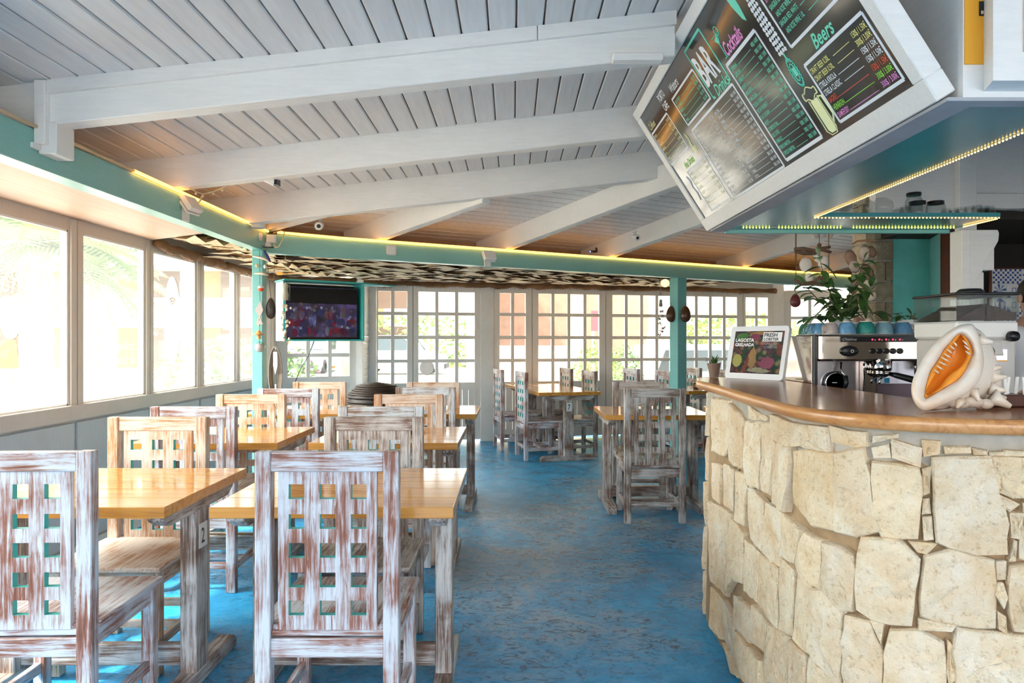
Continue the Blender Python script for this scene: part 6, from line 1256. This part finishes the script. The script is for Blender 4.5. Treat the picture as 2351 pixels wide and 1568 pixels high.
build('switch_box', MB().box(tuple(q+Vector((-.04, 0, -.028))), tuple(q+Vector((.03, .04, .035))), ), M_wplastic, t, bevel=.005); build('socket', MB().box(tuple(q+Vector((-.06, .005, -.055))), tuple(q+Vector((-.01, .04, -.026)))), M_wplastic, t, bevel=.005); build('round_box', MB().lathe([(.03, 0), (.03, .02), (.001, .022)], P(594, 544, 5.17), 16, M=Matrix.Rotation(PI/2, 4, 'Y')), M_wplastic, t, smooth=True)
build('cream_cable', MB().tube([P(628, 560, 5.25), P(632, 568, 5.22), P(640, 567, 5.22), P(650, 548, 5.22), P(653, 532, 5.25), P(645, 529, 5.28), P(628, 535, 5.3)], .004, 6), M_cable, t, smooth=True); build('dark_cable', MB().tube([P(603, 545, 5.2), P(597, 558, 5.2), P(605, 568, 5.22), P(628, 568, 5.22)], .004, 6), M_black, t, smooth=True)
fl = thing('fairy_lights', 'unlit cream fairy light cable looped below the second rafter', 'light', P(480, 440, 4.0)); pts = [P(436, 432, 3.9), P(450, 440, 3.95), P(466, 446, 4.0), P(490, 440, 4.05), P(510, 432, 4.0), P(522, 425, 3.98)]
build('cable', MB().tube(pts, .004, 6), M_cable, fl, smooth=True); build('cable', MB().tube([pts[2], P(460, 460, 4.0), P(456, 466, 4.0)], [.004, .006, .003], 6), M_cable, fl, smooth=True)
for q in pts[1:5]: build('bulb', ball(q+Vector((0, 0, -.012)), .008, n=8, k=5), M_cable, fl, smooth=True)

# hanging mobiles behind the bar
mo = thing('driftwood_mobile', 'hanging mobile of two driftwood sticks with white shells before the far beam', 'mobile', P(1868, 575, 4.2))
for px_ in (1828, 1903): build('string', MB().tube([P(px_, 247, 4.2), P(px_, 640, 4.2)], .0022, 5), M_string, mo)
build('string', MB().tube([P(1881, 247, 4.2), P(1881, 570, 4.2)], .002, 5), M_string, mo)
for pts in ([(1824, 572), (1845, 571), (1868, 576), (1890, 570), (1906, 567)], [(1825, 577), (1845, 582), (1870, 581), (1885, 573), (1908, 579)], [(1825, 642), (1840, 652), (1866, 650), (1890, 654), (1910, 640)], [(1868, 648), (1882, 636), (1908, 652)]): build('driftwood_stick', MB().tube([P(a_, b_, 4.2) for a_, b_ in pts], [.010, .012, .013, .011, .008][:len(pts)], 8), M_drift, mo, smooth=True)
build('knot', ball(P(1881, 563, 4.2), .014, n=8, k=6), M_drift, mo, smooth=True)
for (a_, b_, r_) in ((1850, 608, .045), (1892, 603, .045), (1878, 590, .034), (1858, 638, .030), (1872, 536, .034), (1888, 536, .03), (1903, 538, .03)): build('white_shell', ball(P(a_, b_, 4.22), r_, sx=.9, sy=.35, n=12, k=8), M_lip, mo, smooth=True)
m2 = thing('shell_garland', 'garland of large scallop and oyster shells hanging on the stone pillar', 'mobile', P(1975, 560, 5.3)); random.seed(3)
build('rod', MB().tube([P(1957, 560, 5.3), P(1968, 554, 5.3), P(1990, 552, 5.3), P(2010, 556, 5.3)], .008, 7), plain('pale_stick', (0.45, 0.24, 0.12), .7), m2, smooth=True)
M_sh2 = plain('brown_oyster', (0.42, 0.24, 0.16), .5, var=.5, bmp=.5)
for i, (a_, b_, r_) in enumerate(((1953, 592, .055), (1985, 582, .058), (2001, 578, .045), (1962, 612, .05), (1990, 625, .06), (1998, 648, .06), (1965, 645, .045), (1975, 700, .055), (1968, 688, .045), (1985, 720, .06), (1972, 738, .05), (1992, 745, .055), (1980, 765, .05), (2003, 680, .04), (1960, 665, .035))):
    Mr = Matrix.Rotation(U(-.6, .6), 4, 'Y') @ Matrix.Rotation(U(-.4, .4), 4, 'X')
    rim = [Vector(((1+.10*math.cos(j*4.0)*.6)*math.cos(2*PI*j/24)*r_*.85, -.0, (1+.06*math.sin(j*3.1))*math.sin(2*PI*j/24)*r_*1.15)) for j in range(24)]
    mb = MB(); c_ = P(a_, b_, 5.35); vs_ = [c_+Mr @ q for q in rim]+[c_+Mr @ (q*.6+Vector((0, -r_*.25, 0))) for q in rim]+[c_+Mr @ Vector((0, -r_*.36, -r_*.2))]
    mb.add(vs_, [(j, (j+1) % 24, 24+(j+1) % 24, 24+j) for j in range(24)]+[(24+j, 24+(j+1) % 24, 48) for j in range(24)]+[tuple(range(23, -1, -1))]); build('hanging_shell', mb, M_shell if i % 2 else M_sh2, m2, smooth=True)
egg(1826, 690, 5.0, 0.10, 0.075, 'small dark red shell hanging in front of the pale far door', plain('dark_red_shell', (0.16, 0.03, 0.03), .35, var=.5), (P(1826, 690, 5.0).x, 5.0, 2.60))

# ------------------------------------------------------------------ outside
random.seed(12)
M_yel = plain('yellow_render', (0.55, 0.26, 0.05), .9); M_wh = plain('white_render', (0.70, 0.68, 0.62), .9); M_shade = plain('shaded_shutter', (0.14, 0.08, 0.05), .9); M_cream = plain('cream_render', (0.80, 0.66, 0.42), .9)
ap = thing('apartment_building', 'yellow and white apartment block with balconies across the street at left', 'building', (-20, 37, -.13))
bx('wall', (-44, 38.5, -.13), (-9, 48, 13), M_yel, ap)
for fl_ in range(4):
    z0 = 2.1+fl_*3.1; bx('balcony', (-44, 36.6, z0), (-9, 36.9, z0+1.6), M_wh, ap); bx('floor_slab', (-44, 36.9, z0+.1), (-9, 38.5, z0+.3), M_wh, ap)
for i in range(9):
    x_ = -43.5+i*4.3; bx('column', (x_, 36.4, -.13), (x_+.6, 37.0, 13), M_wh, ap)
    for fl_ in range(4): z0 = -.1+fl_*3.1; bx('window', (x_+1.3, 38.42, z0+.2), (x_+3.3, 38.5, z0+2.3), M_shade, ap)
hs_ = thing('arcaded_house', 'cream house with shaded terrace beyond the glazed doors', 'building', (1.5, 16, -.13))
bx('wall', (-1.0, 18.0, -.13), (3.6, 18.6, 5), plain('brick_tone', (0.42, 0.24, 0.17), .9, var=.2), hs_); bx('parapet', (-.6, 14.6, -.13), (1.45, 14.9, 1.26), M_cream, hs_); bx('header', (-.6, 14.6, 2.45), (3.4, 14.9, 5), M_cream, hs_)
for x_ in (-.75, 1.25, 3.2): bx('column', (x_, 14.5, -.13), (x_+.32, 15.0, 5), M_wh if x_ < 0 else M_cream, hs_)
bx('side_wall', (-1.0, 14.9, -.13), (-.8, 18.0, 5), M_wh, hs_)
bx('white_wall', (3.6, 17, -.13), (6.2, 17.3, 2.4), M_wh, hs_); bx('far_wall', (3.4, 22, -.13), (9, 22.4, 3.1), plain('pale_brown_wall', (0.50, 0.36, 0.28), .9), hs_)
sg2 = thing('red_sign', 'small red and white sign outside behind table 7', 'sign', P(1340, 745, 14)); q = P(1357, 760, 14.0); bx('sign_board', (q.x, 14.0, q.z), (q.x+.28, 14.03, q.z+.42), plain('red_sign', (0.65, 0.05, 0.06), .5), sg2); bx('sign_pole', (q.x+.02, 14.03, -.13), (q.x+.07, 14.06, q.z), M_wh, sg2)
def bush(name, label, c, rx, ry, rz, n_, ls, mats, flowers=None):
    t_ = thing(name, label, 'bush', (c[0], c[1], -.13)); mb = MB()
    for i in range(n_):
        a_, b_ = U(0, 2*PI), math.acos(U(-1, 1)); r_ = U(.55, 1.0)**.5; q = Vector((c[0]+rx*r_*math.sin(b_)*math.cos(a_), c[1]+ry*r_*math.sin(b_)*math.sin(a_), max(-.1, c[2]+rz*r_*math.cos(b_))))
        d = Vector((U(-1, 1), U(-1, 1), U(-.3, 1))).normalized(); s_ = d.orthogonal().normalized(); s_.rotate(Matrix.Rotation(U(0, 6), 3, d)); mb.add([q, q+d*ls*.5+s_*ls*.2, q+d*ls, q+d*ls*.5-s_*ls*.2], [(0, 1, 2, 3)], i % len(mats))
    build('foliage', mb, mats, t_, kind='stuff'); build('stems', MB().tube([(c[0], c[1], -.13), (c[0], c[1], c[2])], .04, 6), M_drift, t_)
    if flowers:
        fb = MB()
        for i in range(60): a_, b_ = U(0, 2*PI), math.acos(U(-.8, 1)); q = Vector((c[0]+rx*math.sin(b_)*math.cos(a_), c[1]+ry*math.sin(b_)*math.sin(a_), c[2]+rz*math.cos(b_))); fb.add(*(lambda z: (z.v, z.f))(ball(q, U(.03, .06), n=6, k=4)))
        build('flowers', fb, flowers, t_, kind='stuff')
M_g1 = plain('bush_green', (0.16, 0.27, 0.07), .7); M_g2 = plain('bush_light_green', (0.36, 0.44, 0.12), .7); M_g3 = plain('bush_dark_green', (0.07, 0.15, 0.04), .7); M_pk = plain('oleander_pink', (0.85, 0.22, 0.38), .7)
bush('oleander_bush', 'pink flowering oleander outside the last left windows', (-4.1, 9.6, .45), 1.0, 1.1, .95, 2600, .13, [M_g1, M_g2, M_g3], M_pk)
bush('oleander_bush', 'second pink oleander close behind the corner window', (-4.6, 12.5, .4), 1.2, 1.0, .9, 1500, .14, [M_g1, M_g3], M_pk)
bush('garden_bush', 'grey green bush outside behind table 7', (1.6, 12.6, .55), .55, .4, .75, 1500, .10, [M_g1, M_g2]); bush('garden_bush', 'yellow green hedge beyond the right doors', (5.3, 15.6, 1.45), 1.5, .5, .55, 2600, .12, [M_g2, plain('lime_leaf', (0.50, 0.55, 0.10), .7), M_g1])
bush('garden_bush', 'leafy bush left of the white palm trunk', (2.15, 13.0, .5), .35, .4, .8, 900, .10, [M_g1, M_g3]); bush('garden_bush', 'distant hedge seen past the van', (-5.5, 38, 1.2), 7, 1.5, 1.6, 2200, .4, [M_g1, M_g2])
def palm(label, c, hgt, crown, n_, lean=(0, 0), tr=.16, mat=None):
    t_ = thing('palm_tree', label, 'tree', (c[0], c[1], -.13)); top = Vector((c[0]+lean[0], c[1]+lean[1], hgt))
    pts = [Vector((c[0], c[1], -.13)).lerp(top, f_/14)+Vector((0, 0, 0)) for f_ in range(15)]; build('trunk', MB().tube(pts, [tr*(1.15 if k_ % 2 else 1.0) for k_ in range(15)], 10), mat or plain('palm_bark', (0.40, 0.28, 0.18), .9, var=.4, bmp=.8), t_)
    for i in range(n_):
        a_ = i*2.4; e_ = U(-.3, 1.1); d = Vector((math.cos(a_)*math.cos(e_), math.sin(a_)*math.cos(e_), math.sin(e_))); mb = MB(); pv_ = []
        for k_ in range(9): f_ = k_/8; pv_.append(top+d*crown*f_+Vector((0, 0, -.55*crown*f_*f_)))
        mb.tube(pv_, .02, 4); sd = d.cross(Vector((0, 0, 1))).normalized()
        for k_ in range(1, 9):
            for h_ in range(3):
                o_ = pv_[k_-1].lerp(pv_[k_], h_/3)
                for s_ in (-1, 1): e2 = o_+sd*s_*crown*.22+d*crown*.12+Vector((0, 0, -crown*.10)); mb.add([o_, o_+d*.04*crown, e2], [(0, 1, 2)])
        build('frond', mb, random.choice((M_g1, M_g2, M_g3)), t_)
palm('palm tree with a full crown seen in the near left window', (-7.3, 10.6), 2.9, 1.7, 26, tr=.15)
palm('palm tree seen through the second left window', (-10.2, 16.5), 2.9, 1.9, 26, tr=.17)
palm('leaning white palm trunk outside the door left of the teal post', (2.45, 13.4), 4.6, 1.5, 10, (1.2, .4), .17, plain('whitewashed_trunk', (0.72, 0.60, 0.46), .9, var=.2))
palm('rough palm trunk seen under the television', (-3.05, 12.4), 5.2, 1.6, 12, (.1, 0), .16)
M_carw = plain('white_car_paint', (0.80, 0.80, 0.80), .25); M_cgl = plain('car_glass', (0.05, 0.07, 0.08), .1); M_tyre = plain('tyre_rubber', (0.03, 0.03, 0.03), .8)
def car(name, label, loc, rz, L_, W_, H_, van=False, paint=None):
    t_ = thing(name, label, 'car', loc, rz); paint = paint or M_carw; b0 = .28
    pf = [(-L_/2, b0), (-L_/2, H_*.50), (-L_*.46, H_*.56), (-L_*(.44 if van else .36), H_*.97), (-L_*.30, H_), (L_*(.18 if van else .10), H_), (L_*.30, H_*.60), (L_*.46, H_*.50), (L_/2, H_*.40), (L_/2, b0)]
    build('bodywork', MB().prism([(x_, -W_/2, z_) for x_, z_ in pf], (0, W_, 0)), paint, t_, False, bevel=.04)
    for s_ in (-1, 1): build('side_window', MB().prism([(x_, s_*(W_/2+.004), z_) for x_, z_ in ((-L_*.34, H_*.62), (-L_*.30, H_*.92), (L_*.08, H_*.92), (L_*.24, H_*.62))], (0, s_*.01, 0)), M_cgl, t_, False)
    build('windscreen', MB().prism([(L_*(.19 if van else .115), -W_*.42, H_*.95), (L_*(.19 if van else .115), W_*.42, H_*.95), (L_*.30, W_*.45, H_*.63), (L_*.30, -W_*.45, H_*.63)], (.03, 0, .02)), M_cgl, t_, False)
    for x_ in (-L_*.32, L_*.32):
        for s_ in (-1, 1): build('wheel', MB().lathe([(.0001, -.09), (.30, -.09), (.33, -.06), (.33, .06), (.30, .09), (.0001, .09)], (x_, s_*(W_/2-.06), .33), 18, M=RX), M_tyre, t_, False); build('hubcap', MB().lathe([(.0001, -.1), (.18, -.1)], (x_, s_*(W_/2-.06), .33), 12, M=Matrix.Rotation(PI/2*(1 if s_ < 0 else 1), 4, 'X')), M_steel2, t_, False)
    build('bumper', MB().box((L_/2-.02, -W_*.46, b0), (L_/2+.07, W_*.46, b0+.2)), M_tyre, t_, False, bevel=.02)
    for s_ in (-1, 1): build('headlamp', MB().box((L_/2-.01, s_*W_*.36-.14, H_*.36), (L_/2+.02, s_*W_*.36+.14, H_*.44)), M_wplastic, t_, False)
car('parked_van', 'white van parked outside the glazed leaves left of the white pillar', (-5.1, 31, -.13), 0, 4.2, 1.8, 1.75, True)
car('parked_car', 'white off-roader facing us, seen through the window under the television', (-9.6, 33, -.13), -PI/2, 4.3, 1.85, 1.75, paint=plain('silver_white_paint', (0.62, 0.63, 0.65), .3))
car('parked_car', 'silver car parked beyond the doors behind the teal post', (4.15, 14.6, -.13), .12, 4.0, 1.7, 1.42, paint=plain('silver_car_paint', (0.62, 0.65, 0.68), .25))
